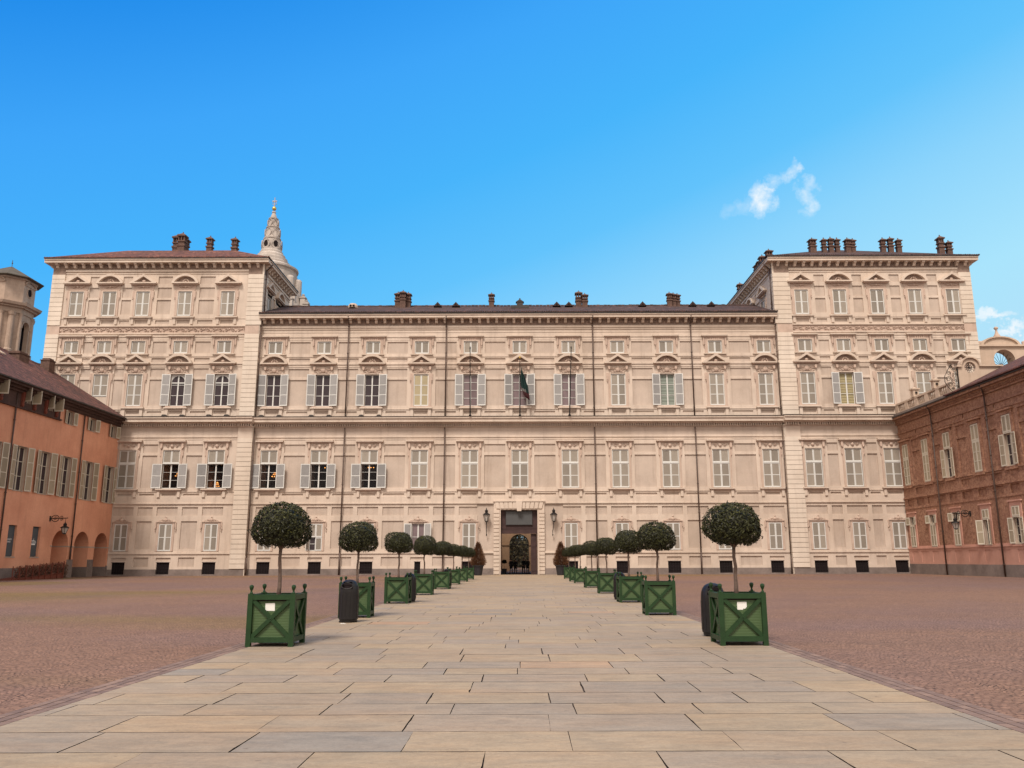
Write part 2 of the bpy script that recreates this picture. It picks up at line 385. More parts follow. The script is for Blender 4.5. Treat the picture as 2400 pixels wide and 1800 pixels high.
def sash(p,w,z0,z1,cols,rows,y=.15,glass='glass',arched=False,frame='white',mul=.05):
    key=(w,z0,z1,cols,rows,glass,arched,frame)
    if key not in SASH:
        mb=MB(); hw=w/2
        mb.box(-hw,hw,.02,.03,z0,z1,1)
        f=.07; mb.box(-hw,-hw+f,-.03,.018,z0,z1,0); mb.box(hw-f,hw,-.03,.018,z0,z1,0)
        mb.box(-hw+f,hw-f,-.03,.018,z0,z0+f,0); mb.box(-hw+f,hw-f,-.03,.018,z1-f,z1,0)
        mb.box(-.07,.07,-.045,.018,z0+f,z1-f,0)
        for k in range(1,rows):
            z=z0+(z1-z0)*k/rows; mb.box(-hw+f,-.07,-.025,.018,z-mul/2,z+mul/2,0); mb.box(.07,hw-f,-.025,.018,z-mul/2,z+mul/2,0)
        if arched:
            zt=z1-hw*.98; mb.box(-hw+f,hw-f,-.05,-.03,zt-.22,zt-.1,0)
            n=10; pts=[(hw*.9*cos(pi*i/n),zt-.05+hw*.85*sin(pi*i/n)) for i in range(n+1)]
            for sgn in (1,-1):
                poly=[(sgn*(hw-f),z1-f),(0,z1-f)]+[(sgn*x,z) for x,z in pts[:n//2+1]][::-1]
                mb.prism(poly if sgn>0 else poly[::-1],-.028,.0,0)
        SASH[key]=mb.mesh('sash',[M[frame],M[glass]])
    return link('sash',SASH[key],p,(0,y,0))
def ring(mb,hw,z0,z1,b,d,m,bz=None):
    bz=bz or b
    mb.box(-hw-b,-hw,-d,.0,z0,z1+bz,m); mb.box(hw,hw+b,-d,.0,z0,z1+bz,m); mb.box(-hw,hw,-d,0,z1,z1+bz,m)
def pediment_mb(kind,z0,w=3.1,h=1.26):
    mb=MB(); hw=w/2
    mb.box(-hw,hw,-.48,0,z0+.12,z0+.27,0); mb.box(-hw+.14,hw-.14,-.34,0,z0,z0+.12,1)
    if kind=='tri':
        a=[(-hw,z0+.27),(0,z0+h),(hw,z0+.27),(hw-.5,z0+.27),(0,z0+h-.3),(-hw+.5,z0+.27)]
        n=3
        mb.prism([a[0],a[1],a[4],a[5]],-.48,0,0); mb.prism([a[1],a[2],a[3],a[4]],-.48,0,0)
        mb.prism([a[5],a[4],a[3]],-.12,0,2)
        mb.ball((0,-.2,z0+.45),.22,.12,.16,1,8,5)
    else:
        k=12; rad=(hw*hw+(h-.27)**2)/(2*(h-.27)); cz=z0+h-rad; th=math.asin(hw/rad)
        out=[(rad*sin(-th+2*th*i/k),cz+rad*cos(-th+2*th*i/k)) for i in range(k+1)]
        r2=rad-.26; th2=math.acos(min(1,(z0+.27-cz)/r2)); inn=[(r2*sin(-th2+2*th2*i/k),cz+r2*cos(-th2+2*th2*i/k)) for i in range(k+1)]
        for i in range(k): mb.prism([out[i],out[i+1],inn[i+1],inn[i]],-.48,0,0)
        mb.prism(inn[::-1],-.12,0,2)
        for q in range(5):                      # shell in the tympanum
            a=pi*(q+.5)/5; mb.ball((.32*cos(a),-.17,z0+.34+.30*sin(a)),.09,.09,.12,1,6,4)
        mb.ball((0,-.2,z0+.36),.15,.12,.1,1,8,5)
    return mb
def scroll(mb,x,z,r,sgn,y=-.14,m=1,turn=1.4,t=.045):
    pts=[]
    for i in range(13):
        a=i/12*2*pi*turn; rr=r*(1-.72*i/12); pts.append((x+sgn*rr*cos(a),y,z+rr*sin(a)))
    mb.tube(pts,t,5,m)
def cartouche(mb,z,m=1,w=1.0):
    mb.prism([(-w-.1,z),(w+.1,z),(w+.2,z+.8),(-w-.2,z+.8)],-.06,0,0)
    mb.ball((0,-.12,z+.40),.26,.13,.30,m,8,6); mb.ball((0,-.16,z+.62),.12,.1,.1,m,6,4)
    for s in (-1,1):
        scroll(mb,s*.48,z+.42,.22,s,m=m); scroll(mb,s*.80,z+.55,.17,-s,m=m); scroll(mb,s*.34,z+.16,.13,-s,m=m)
        mb.box(s*w-.13 if s>0 else -w-.13,s*w+.13 if s>0 else -w+.13,-.28,0,z+.48,z+.80,m)
        mb.ball((s*w,-.2,z+.45),.13,.13,.13,m,6,4)
        mb.tube([(s*.3,-.12,z+.3),(s*.55,-.16,z+.08),(s*.85,-.12,z+.24)],.04,5,m)
def wmesh(kind):
    mb=MB()
    if kind=='small':
        ring(mb,.79,24.82,26.27,.32,.10,1,.42); ring(mb,.79,24.82,26.27,.10,.16,0)
        mb.box(-1.5,1.5,-.34,0,26.80,26.95,0); mb.box(-1.38,1.38,-.22,0,26.69,26.80,1)
        for s in (-1,1):
            mb.box(s*1.25-.09,s*1.25+.09,-.16,0,25.85,26.69,1); mb.ball((s*1.25,-.12,25.78),.07,.08,.1,1,6,4); mb.ball((s*1.25,-.12,25.58),.05,.06,.08,1,6,4)
        for q in range(-2,3): mb.box(q*.24-.07,q*.24+.07,-.17,-.1,26.35,26.66,1)
        mb.box(-1.28,1.28,-.26,0,24.66,24.78,0)
    elif kind=='tall':
        ring(mb,.83,18.70,22.38,.30,.10,1,.12); ring(mb,.83,18.70,22.38,.09,.15,0)
        for s in (-1,1):
            mb.box(s*1.22-.08,s*1.22+.08,-.12,0,21.7,22.5,1); mb.ball((s*1.22,-.12,21.55),.06,.07,.12,1,6,4)
        cartouche(mb,22.48)
        mb.box(-1.3,1.3,-.30,0,18.40,18.55,0); mb.box(-1.18,1.18,-.18,0,18.55,18.68,1)
        for s in (-1,1): mb.box(s*1.0-.17,s*1.0+.17,-.17,0,17.46,18.40,0)
    elif kind=='noble':
        ring(mb,.93,9.42,13.68,.26,.10,1,.10); ring(mb,.93,9.42,13.68,.09,.15,0)
        mb.box(-1.55,1.55,-.40,0,14.62,14.76,0); mb.box(-1.42,1.42,-.26,0,14.50,14.62,1)
        mb.prism([(-1.1,13.8),(1.1,13.8),(1.3,14.5),(-1.3,14.5)],-.05,0,0)
        for s in (-1,1):
            mb.box(s*1.18-.12,s*1.18+.12,-.24,0,13.98,14.50,1); mb.ball((s*1.18,-.18,13.92),.11,.1,.13,1,6,4)
            scroll(mb,s*.52,14.2,.16,s); mb.ball((s*1.22,-.1,13.05),.06,.07,.12,1,6,4); mb.box(s*1.24-.06,s*1.24+.06,-.1,0,13.1,13.8,1)
        mb.ball((0,-.12,14.17),.2,.12,.2,1,8,5)
        mb.box(-1.42,1.42,-.32,0,9.24,9.38,0); mb.box(-1.3,1.3,-.2,0,9.12,9.24,1)
        for s in (-1,1): mb.box(s*1.12-.15,s*1.12+.15,-.17,0,8.45,9.12,0)
    elif kind=='ground':
        ring(mb,.72,2.62,5.56,.24,.08,1,.10)
        mb.box(-1.05,1.05,-.16,0,5.72,5.82,1)
        mb.ball((0,-.12,5.98),.2,.13,.2,1,8,5); mb.ball((0,-.14,6.26),.10,.09,.10,1,6,4)
        for s in (-1,1):
            scroll(mb,s*.33,5.93,.12,s); mb.tube([(s*.25,-.1,5.95),(s*.7,-.12,5.90),(s*1.0,-.1,5.76)],.04,5,1)
            mb.box(s*1.08-.07,s*1.08+.07,-.12,0,5.15,5.74,1); mb.ball((s*1.14,-.1,5.05),.08,.08,.1,1,6,4); mb.ball((s*1.12,-.1,4.8),.05,.06,.09,1,6,4)
    elif kind=='top':
        ring(mb,.78,29.30,32.24,.30,.10,1,.16); ring(mb,.78,29.30,32.24,.09,.15,0)
        mb.prism([(-1.15,32.45),(1.15,32.45),(1.25,33.12),(-1.25,33.12)],-.05,0,1)
        mb.tube([(-.9,-.1,33.0),(-.5,-.13,32.72),(0,-.12,32.88),(.5,-.13,32.72),(.9,-.1,33.0)],.05,5,1); mb.ball((0,-.12,32.8),.14,.1,.12,1,6,4)
        for s in (-1,1):
            mb.box(s*1.16-.08,s*1.16+.08,-.12,0,31.5,32.3,1); mb.ball((s*1.16,-.12,31.35),.06,.07,.12,1,6,4)
        mb.box(-1.3,1.3,-.28,0,29.05,29.2,0)
        for s in (-1,1): mb.box(s*1.0-.14,s*1.0+.14,-.14,0,28.3,29.05,0)
    return mb.mesh('window',[M['cream'],M['pink']])
WM={k:wmesh(k) for k in ('small','tall','noble','ground','top')}
PM={}
def window(parent,kind,x,y=0,rz=0,state='closed',ped=None,**k):
    o=link('window',WM[kind],parent,(x,y,0) if rz==0 else (x,y,0),rz)
    if kind=='small': closed_pair(o,1.56,24.84,26.25,1)
    elif kind=='tall':
        if state=='closed': closed_pair(o,1.64,18.72,22.36,3,louv=k.get('louv','louvre'))
        elif state=='short': closed_pair(o,1.64,19.85,22.36,2)
        else:
            open_pair(o,1.66,18.72,22.36,3)
            g=k.get('glass','glass')
            sash(o,1.64,18.72,22.36,2,3 if g!='glass_c' else 4,glass=g,arched=k.get('arched',False))
    elif kind=='noble':
        closed_pair(o,1.84,12.22,13.66,1)
        if state=='closed': closed_pair(o,1.84,9.44,12.14,2)
        else: open_pair(o,1.86,9.44,12.14,2); sash(o,1.84,9.44,12.14,2,3,glass=k.get('glass','glass'),mul=.03)
        mb=MB(); mb.box(-.93,.93,-.09,0,12.14,12.22,0)
        if 'transom' not in PM: PM['transom']=mb.mesh('transom_bar',[M['white']])
        link('transom_bar',PM['transom'],o)
    elif kind=='ground':
        if state=='closed': closed_pair(o,1.42,2.64,5.54,2)
        elif state=='half':
            closed_pair(o,1.42,4.1,5.54,1); leaf(o,.006,0,2.64,.704,1.42,1); leaf(o,-.71,-.1,2.64,.70,1.42,1,ang=R(-100)); sash(o,1.40,2.64,4.1,2,2)
        else: open_pair(o,1.42,2.64,5.54,2); sash(o,1.40,2.64,5.54,2,2,glass='glass_c')
    elif kind=='top': closed_pair(o,1.54,29.32,32.22,2)
    if ped:
        z=23.44 if kind=='tall' else 33.02
        z-=.0; key=(ped,kind)
        if key not in PM: PM[key]=pediment_mb(ped,z).mesh('pediment',[M['cream'],M['pink'],M['frieze']])
        link('pediment',PM[key],o)
    return o
def cellar(parent,x,y=0,w=1.42,grille=True):
    mb=MB(); hw=w/2
    mb.box(-hw-.06,hw+.06,-.015,0,1.42,1.47,0)
    for k in range(1,5): mb.box(-hw+w*k/5-.012,-hw+w*k/5+.012,.10,.124,.15,1.42,1)
    for k in range(1,4): mb.box(-hw,hw,.09,.10,.15+1.27*k/4-.012,.15+1.27*k/4+.012,1)
    mb.box(-hw,hw,.12+.02,.16,.15,1.42,2)
    return obj('cellar_window',mb,[M['stone'],M['iron'],M['dark']],parent,(x,y,0))

# ------------------------------------------------------------------ THE PALACE
P=thing('palace','long cream baroque palace with two taller end pavilions, closing the far side of the square','palace',(0,93,0))
CR,QU,PA,PI,FR,ST,DK,RM=range(8)
WMATS=[M[k] for k in ('cream','quoin','panel','pink','frieze','stone','dark','room')]
def bands(x0,x1,gaps,wins,pav=False,lower=True):
    """gaps: panel spans between windows; wins: window centres"""
    r=[]
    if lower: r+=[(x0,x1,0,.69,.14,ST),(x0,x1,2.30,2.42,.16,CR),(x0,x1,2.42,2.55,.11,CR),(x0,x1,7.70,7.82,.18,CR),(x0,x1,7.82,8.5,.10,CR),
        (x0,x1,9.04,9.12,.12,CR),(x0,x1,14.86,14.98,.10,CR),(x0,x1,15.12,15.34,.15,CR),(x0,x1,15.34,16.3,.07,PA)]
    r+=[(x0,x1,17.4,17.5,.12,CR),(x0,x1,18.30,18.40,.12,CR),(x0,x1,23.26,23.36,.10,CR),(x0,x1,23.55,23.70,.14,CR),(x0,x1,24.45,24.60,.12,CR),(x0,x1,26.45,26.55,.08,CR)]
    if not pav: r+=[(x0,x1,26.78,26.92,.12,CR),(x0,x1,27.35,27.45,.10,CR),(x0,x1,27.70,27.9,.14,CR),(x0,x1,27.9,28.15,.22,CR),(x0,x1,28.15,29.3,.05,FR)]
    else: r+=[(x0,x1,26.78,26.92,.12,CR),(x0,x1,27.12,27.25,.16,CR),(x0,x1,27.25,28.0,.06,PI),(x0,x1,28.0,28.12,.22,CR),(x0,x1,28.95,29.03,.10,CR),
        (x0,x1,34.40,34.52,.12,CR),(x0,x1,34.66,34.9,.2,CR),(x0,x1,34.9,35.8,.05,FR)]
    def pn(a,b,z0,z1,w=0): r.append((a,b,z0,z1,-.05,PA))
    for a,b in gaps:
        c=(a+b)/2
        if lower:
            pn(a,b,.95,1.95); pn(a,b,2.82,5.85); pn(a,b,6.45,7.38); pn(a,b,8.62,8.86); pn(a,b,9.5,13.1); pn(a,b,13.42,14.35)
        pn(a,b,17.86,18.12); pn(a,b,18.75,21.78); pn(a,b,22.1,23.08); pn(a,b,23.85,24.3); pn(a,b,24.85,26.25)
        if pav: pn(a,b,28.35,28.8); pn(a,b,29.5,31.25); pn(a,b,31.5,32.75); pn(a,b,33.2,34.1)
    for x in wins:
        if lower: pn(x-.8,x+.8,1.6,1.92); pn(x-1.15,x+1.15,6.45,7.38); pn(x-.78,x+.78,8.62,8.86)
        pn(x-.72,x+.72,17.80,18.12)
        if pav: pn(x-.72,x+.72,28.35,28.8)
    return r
BAY=5.62; CX=[k*BAY for k in range(-5,6)]
gaps=[(CX[i]+BAY/2-1.18,CX[i]+BAY/2+1.18) for i in range(10)]
rc=[(-30.05,29.75,0,29.3,.06,CR)]+bands(-30.05,29.75,gaps,CX)
opens={('tall',-5):{},('tall',-4):{},('tall',-3):{},('tall',-1):{'glass':'glass_c'},('tall',0):{'glass':'glass_c'},('tall',1):{'glass':'glass_c'},('tall',3):{'glass':'blind_g'}}
lit={-5:1,-4:1,-3:1}
rc+=[(-4.75,-2.91,2.55,7.7,-.02,PA),(2.7,4.75,2.55,7.7,-.02,PA),(-4.75,-2.91,.69,2.3,.02,PA),(2.7,4.75,.69,2.3,.02,PA)]
for i,x in enumerate(CX):
    k=i-5
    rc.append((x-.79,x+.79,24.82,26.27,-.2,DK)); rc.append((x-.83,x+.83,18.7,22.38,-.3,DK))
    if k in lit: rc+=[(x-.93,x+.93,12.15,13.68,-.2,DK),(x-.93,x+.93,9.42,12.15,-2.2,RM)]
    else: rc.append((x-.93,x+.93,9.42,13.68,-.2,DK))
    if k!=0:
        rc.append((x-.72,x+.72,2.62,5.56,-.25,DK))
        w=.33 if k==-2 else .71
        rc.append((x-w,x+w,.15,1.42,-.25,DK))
rc+=[(-2.91,2.7,0,7.9,.16,CR)]
z=.0
for q in range(17):                              # rusticated jambs of the gateway
    z0=.08+q*.41
    rc+=[(-2.91,-2.30,z0,z0+.33,.26,CR),(2.08,2.70,z0,z0+.33,.26,CR)]
rc.append((-2.14,1.91,0,7.0,None,CR))
obj('wall',relief(-30.05,29.75,0,29.3,rc),WMATS,P)
def quoins(x0,x1,z0,z1,d=.22,skip=()):
    r=[(x0,x1,z0,z1,d-.09,PA)]
    z=z0+.04; n=int((z1-z0)/.52)
    h=(z1-z0)/n
    for q in range(n): r.append((x0,x1,z0+q*h+.045,z0+(q+1)*h,d,QU))
    return r
LX=[-51.4,-47.6,-43.72,-38.85,-33.85]; RX=[32.72,37.15,41.5,45.9,50.3]
def pavilion(x0,x1,wins,q0,q1,lowfrom,lowto):
    pts=[q0[1]]+wins+[q1[0]]; g=[]
    for a,b in zip(wins[:-1],wins[1:]):
        c=(a+b)/2; w=max(.55,(b-a)/2-1.62); g.append((c-w,c+w))
    r=[(x0,x1,0,35.8,.06,CR)]+bands(x0,x1,g,wins,True)
    for x in wins:
        r+=[(x-.79,x+.79,24.82,26.27,-.2,DK),(x-.83,x+.83,18.7,22.38,-.3,DK),(x-.78,x+.78,29.3,32.24,-.2,DK)]
        if lowfrom<x<lowto: r+=[(x-.72,x+.72,2.62,5.56,-.25,DK),(x-.71,x+.71,.15,1.42,-.25,DK)]
        if lowfrom<x<lowto: r.append((x-.93,x+.93,9.42,13.68,-.2,DK))
    for a,b in (q0,q1):
        r+=quoins(a,b,.69,15.0)+[(a,b,15.0,16.3,.2,CR)]+quoins(a,b,17.5,27.1)+[(a,b,27.1,28.1,.2,PI)]+quoins(a,b,28.15,34.3)+[(a,b,34.3,35.8,.16,FR)]
    return r
PY_=-.45
rl=pavilion(-54.45,-30.0,LX,(-54.45,-52.98),(-31.6,-30.0),-45,-30)
for x in LX[3:]: rl.append((x-.93,x+.93,9.42,12.15,-2.2,RM))
rl.append((LX[1]-.83,LX[1]+.83,18.7,19.82,.06,CR))
rr=pavilion(29.7,52.6,RX,(29.7,31.45),(51.2,52.6),30,42)
obj('wall',relief(-54.45,-30.0,0,35.8,rl),WMATS,P,(0,PY_,0))
obj('wall',relief(29.7,52.6,0,35.8,rr),WMATS,P,(0,PY_,0))
# side walls of the pavilions above and below the middle roof
def sidewall(x,yb,rz,wins,out):
    L=yb-PY_
    r=[(0,L,0,35.8,.05,CR)]+bands(0,L,[],[],True,False)+quoins(0,1.6,28.15,34.3,.2)+[(0,1.6,34.3,35.8,.14,FR)]
    for w in wins: r+=[(w-.78,w+.78,29.3,32.24,-.2,DK)]
    gs=sorted(wins)
    for a,b in zip(gs[:-1],gs[1:]):
        c=(a+b)/2; w=(b-a)/2-1.6
        if w>.3: r+=[(c-w,c+w,29.5,31.25,-.05,PA),(c-w,c+w,31.5,32.75,-.05,PA),(c-w,c+w,33.2,34.1,-.05,PA)]
    mb=relief(0,L,0,35.8,r)
    return mb,L
mb,L=sidewall(-30,10.7,pi/2,[2.6,6.7],1)
obj('wall',mb,WMATS,P,(-30.0,PY_,0),pi/2)
for i,w in enumerate((2.6,6.7)): window(P,'top',-30.0,PY_+w,pi/2,ped=('tri','seg')[i%2])
mb,L=sidewall(29.7,40,-pi/2,[],-1)
wins=[4.3,9.4,14.5,19.6,24.7,29.8]
r=[(0,L,0,35.8,.05,CR)]+bands(0,L,[],[],True,False)+quoins(L-1.6,L,28.15,34.3,.2)+[(L-1.6,L,34.3,35.8,.14,FR)]
for w in wins: r.append((L-w-.78,L-w+.78,29.3,32.24,-.2,DK))
for a,b in zip(wins[:-1],wins[1:]):
    c=L-(a+b)/2; r+=[(c-.9,c+.9,29.5,31.25,-.05,PA),(c-.9,c+.9,31.5,32.75,-.05,PA),(c-.9,c+.9,33.2,34.1,-.05,PA)]
obj('wall',relief(0,L,0,35.8,r),WMATS,P,(29.7,40,0),-pi/2)
for i,w in enumerate(wins): window(P,'top',29.7,PY_+w,-pi/2,ped=('tri','seg')[i%2])
mb=MB(); mb.box(-54.45,-54.0,PY_-.05,10.7,0,35.8,0); mb.box(-54.4,-30,10.5,10.8,0,35.8,0)
mb.box(52.1,52.6,PY_-.05,40,0,35.8,0); mb.box(29.7,52.6,39.8,40.1,0,35.8,0); mb.box(-30,29.7,15.8,16.1,6.1,29.3,0); mb.box(-30,-2.95,15.8,16.1,0,6.1,0); mb.box(2.75,29.7,15.8,16.1,0,6.1,0)
obj('rear_wall',mb,[M['cream']],P)

# cornices
def main_cornice(x0,x1,y,d0=.0,ends=(0,0)):
    mb=MB(); a,b=x0-ends[0],x1+ends[1]
    mb.box(a,b,y-.20-d0,y,16.27,16.36,0); 
    x=x0+.1
    while x<x1-.1:
        mb.box(x,x+.13,y-.38-d0,y-.05,16.36,16.64,0); x+=.26
    mb.box(a,b,y-.44-d0,y-.05,16.64,16.78,0); mb.box(a,b,y-.86-d0,y-.05,16.78,17.16,0)
    mb.box(a,b,y-.98-d0,y-.05,17.16,17.34,0); mb.box(a,b,y-1.04-d0,y-.05,17.345,17.40,1)
    return mb
for (a,b,y,d) in ((-30.0,29.7,0,.0),):
    obj('cornice',main_cornice(a,b,y,d),[M['cream'],M['lead']],P)
mb=main_cornice(-54.45,-31.6,PY_,0); m2=main_cornice(-31.6,-30.0,PY_,.14,(0,.14)); mb.add(m2.v,[f for f in m2.f],0); mb.m[-len(m2.f):]=m2.m
obj('cornice',mb,[M['cream'],M['lead']],P)
mb=main_cornice(31.45,52.6,PY_,0); m2=main_cornice(29.7,31.45,PY_,.14,(.14,0)); mb.add(m2.v,m2.f,0); mb.m[-len(m2.f):]=m2.m
obj('cornice',mb,[M['cream'],M['lead']],P)
def eaves(x0,x1,y,zt,out,mods,ends=(0,0)):
    """zt: top of the corona; modillions below"""
    mb=MB(); a,b=x0-ends[0],x1+ends[1]
    mb.box(a,b,y-out,y+.0,zt-.42,zt-.12,0); mb.box(a,b,y-out-.09,y,zt-.12,zt,0)
    mb.box(a,b,y-out-.14,y-out+.1,zt+.003,zt+.15,2)
    n=int((x1-x0)/mods); s=(x1-x0)/n
    for k in range(n):
        x=x0+s*(k+.5)
        mb.prismx([(y-.78*out,zt-.42),(y-.78*out,zt-.60),(y-.42,zt-.70),(y-.30,zt-.92),(y,zt-.98),(y,zt-.42)],x-.15,x+.15,0)
        mb.ball((x+s/2,y-.03,zt-.78),.2,.09,.17,1,8,5)
    return mb
EM=[M['cream'],M['frieze'],M['lead']]
obj('eaves_cornice',eaves(-30,29.7,0,29.36,.88,.98),EM,P)
e=.82
obj('eaves_cornice',eaves(-54.45,-30.0,PY_,36.02,e,.98,(e,e)),EM,P)
obj('eaves_cornice',eaves(29.7,52.6,PY_,36.02,e,.98,(e,e)),EM,P)
obj('eaves_cornice',eaves(0,10.7-PY_,0,36.02,e,.98,(0,e)),EM,P,(-30,PY_,0),pi/2)
obj('eaves_cornice',eaves(0,40-PY_,0,36.02,e,.98,(e,0)),EM,P,(29.7,40,0),-pi/2)
obj('eaves_cornice',eaves(0,10.7-PY_,0,36.02,e,.98,(e,0)),EM,P,(-54.45,10.7,0),-pi/2)
obj('eaves_cornice',eaves(0,40-PY_,0,36.02,e,.98,(0,e)),EM,P,(52.6,PY_,0),pi/2)
# carved frieze relief on the pavilions
for x0,x1 in ((-54.3,-30.1),(29.8,52.5)):
    mb=MB(); x=x0+.2; s=1
    while x<x1-.5:
        scroll(mb,x+.2,27.62,.20,s,y=PY_-.12,m=0,turn=1.2,t=.05); mb.ball((x+.52,PY_-.1,27.62+.1*s),.11,.08,.11,0,6,4)
        x+=.72; s=-s
    obj('carved_frieze',mb,[M['pink']],P)

# roofs
def roofmesh(pts,faces): 
    mb=MB(); mb.add(pts,faces,0); return mb
def eave_tiles(mb,x0,x1,y,z,ya=0,step=.26,axis='x'):
    x=x0
    while x<x1:
        h=.035+random.random()*.03
        if axis=='x': mb.prism([(x,z),(x+step*.9,z),(x+step*.75,z+.08+h),(x+step*.2,z+.08+h)],y,y+.55,0)
        x+=step
mb=roofmesh([(-30.05,-1.02,29.54),(29.75,-1.02,29.54),(29.75,7.5,32.85),(-30.05,7.5,32.85),(29.75,16.3,29.4),(-30.05,16.3,29.4)],[(0,1,2,3),(3,2,4,5),(0,3,5),(1,4,2)])
eave_tiles(mb,-30.0,29.6,-1.07,29.50)
x=-29.9
while x<29.5:
    h=random.random()*.06; mb.prismx([(7.3,32.8),(7.5,33.0+h),(7.7,32.8)],x,x+.42,0); x+=.45
roofC=obj('roof',mb,[M['tiles']],P)
# corner blocks closing the pavilion fronts, in quoin courses
for xa,xb,lo in ((-30.0,-29.80,-29.93),(29.50,29.7,29.63),(-54.47,-54.44,-54.47),(52.59,52.62,52.59)):
    mb=MB()
    for z0,z1 in ((.69,15.0),(17.5,27.1),(28.15,34.3)):
        n=int((z1-z0)/.52); h=(z1-z0)/n
        inner=abs(xa)<31
        A,B=(xa,xb) if (z0>28 or not inner) else ((-30.0,-29.93) if xa<0 else (29.63,29.7))
        yb=PY_ if z0>28 or not inner else -.062
        mb.box(A+.01,B-.01,PY_-.13,yb,z0,z1,1)
        for q in range(n): mb.box(A,B,PY_-.219,yb,z0+q*h+.045,z0+(q+1)*h,0)
    for z0,z1 in ((0,.68),(15.01,16.26),(27.11,28.14),(34.31,35.6)):
        A,B=(xa,xb) if z0>30 or abs(xa)>31 else ((-30.0,-29.93) if xa<0 else (29.63,29.7))
        mb.box(A,B,PY_-.15,PY_ if z0>30 or abs(xa)>31 else -.065,z0,z1,0)
    obj('corner_quoins',mb,[M['quoin'],M['panel']],P)
def hip(x0,x1,y0,y1,z,rz,along):
    if along=='x':
        d=(y1-y0)/2; A=(x0+d,(y0+y1)/2,rz); B=(x1-d,(y0+y1)/2,rz)
        p=[(x0,y0,z),(x1,y0,z),(x1,y1,z),(x0,y1,z),A,B]; f=[(0,1,5,4),(1,2,5),(2,3,4,5),(3,0,4)]
    else:
        d=(x1-x0)/2; A=((x0+x1)/2,y0+d,rz); B=((x0+x1)/2,y1-d,rz)
        p=[(x0,y0,z),(x1,y0,z),(x1,y1,z),(x0,y1,z),A,B]; f=[(0,1,4),(1,2,5,4),(2,3,5),(3,0,4,5)]
    return roofmesh(p,f+[(3,2,1,0)])
o_=e+.12
mb=hip(-54.45-o_,-30+o_,PY_-o_,10.7+o_,36.16,39.5,'x'); eave_tiles(mb,-55.3,-29.1,PY_-o_-.04,36.12)
roofL=obj('roof',mb,[M['tiles_red']],P)
mb=hip(29.7-o_,52.6+o_,PY_-o_,40+o_,36.16,41.6,'y'); eave_tiles(mb,28.9,53.5,PY_-o_-.04,36.12)
roofR=obj('roof',mb,[M['tiles']],P)

def chimney_mb(h=2.0,w=.72):
    mb=MB(); a=w/2
    mb.box(-a,a,-a,a,-1.6,h*.42,0); mb.box(-a-.08,a+.08,-a-.08,a+.08,h*.42,h*.49,0)
    mb.box(-a+.05,a-.05,-a+.05,a-.05,h*.49,h*.60,0); mb.box(-a-.05,a+.05,-a-.05,a+.05,h*.60,h*.65,0)
    for sx in (-1,0,1):
        for sy in (-1,1):
            mb.box(sx*(a-.08)-.07,sx*(a-.08)+.07,sy*(a-.08)-.07,sy*(a-.08)+.07,h*.65,h*.82,0)
    for sy in (-1,1): mb.box(sy*(a-.08)-.07,sy*(a-.08)+.07,-.07,.07,h*.65,h*.82,0)
    mb.box(-a-.12,a+.12,-a-.12,a+.12,h*.82,h*.87,0)
    b=a+.1; mb.add([(-b,-b,h*.87),(b,-b,h*.87),(b,b,h*.87),(-b,b,h*.87),(0,0,h)],[(0,1,4),(1,2,4),(2,3,4),(3,0,4),(3,2,1,0)],0)
    mb.box(-.05,.05,-.05,.05,h-.06,h+.1,0)
    return mb
CHM={}
rnc=random.Random(5)
def chimney(roof,x,Y,z0,z1,w=.72):
    h=round(z1-z0,1); key=(h,w)
    if key not in CHM: CHM[key]=chimney_mb(h,w).mesh('chimney',[M['terracotta']])
    return link('chimney',CHM[key],roof,(x,Y-93,z0),random.uniform(-.08,.08))
for x,Y,w in ((-43.4,102,.85),(-42.5,101.4,.85),(-42.75,102.8,.85)): chimney(roofL,x,Y-2.4,38.9,42.2,w)
chimney(roofL,-39.0,99,39.0,41.7,.66); chimney(roofL,-35.7,98.6,38.7,41.4,.66)
for x,Y in ((-15.2,99.8),(-14.55,100.4),(-13.95,99.9),(-14.5,99.2)): chimney(roofC,x,Y,32.3,34.5,.66)
chimney(roofC,-3.5,100,32.5,34.4,.6)
chimney(roofC,7.45,100.2,32.3,34.65,.74); chimney(roofC,8.15,99.4,32.2,34.1,.66)
for x in (18.8,19.35,19.9): chimney(roofC,x,100+(x-19)*.5,32.5,34.4,.58)
for x,zt,w in ((36.55,40.85,.75),(38.0,40.8,.5),(38.85,40.95,.55),(39.65,40.85,.5),(40.95,40.8,.62),(41.62,40.7,.5),(45.35,40.8,.56),(46.3,40.9,.58),(47.3,40.75,.56),(52.0,40.7,.66),(53.0,40.0,.6)):
    chimney(roofR,x,98 if x<50 else 97.0,38.7 if x<50 else 37.9,zt,w)
for x,Y,zt in ((32.0,101,40.5),(31.9,103.6,40.7),(31.9,104.7,40.4),(31.8,105.6,40.2),(31.8,114.5,40.6)): chimney(roofR,x,Y,38.2,zt,.75)
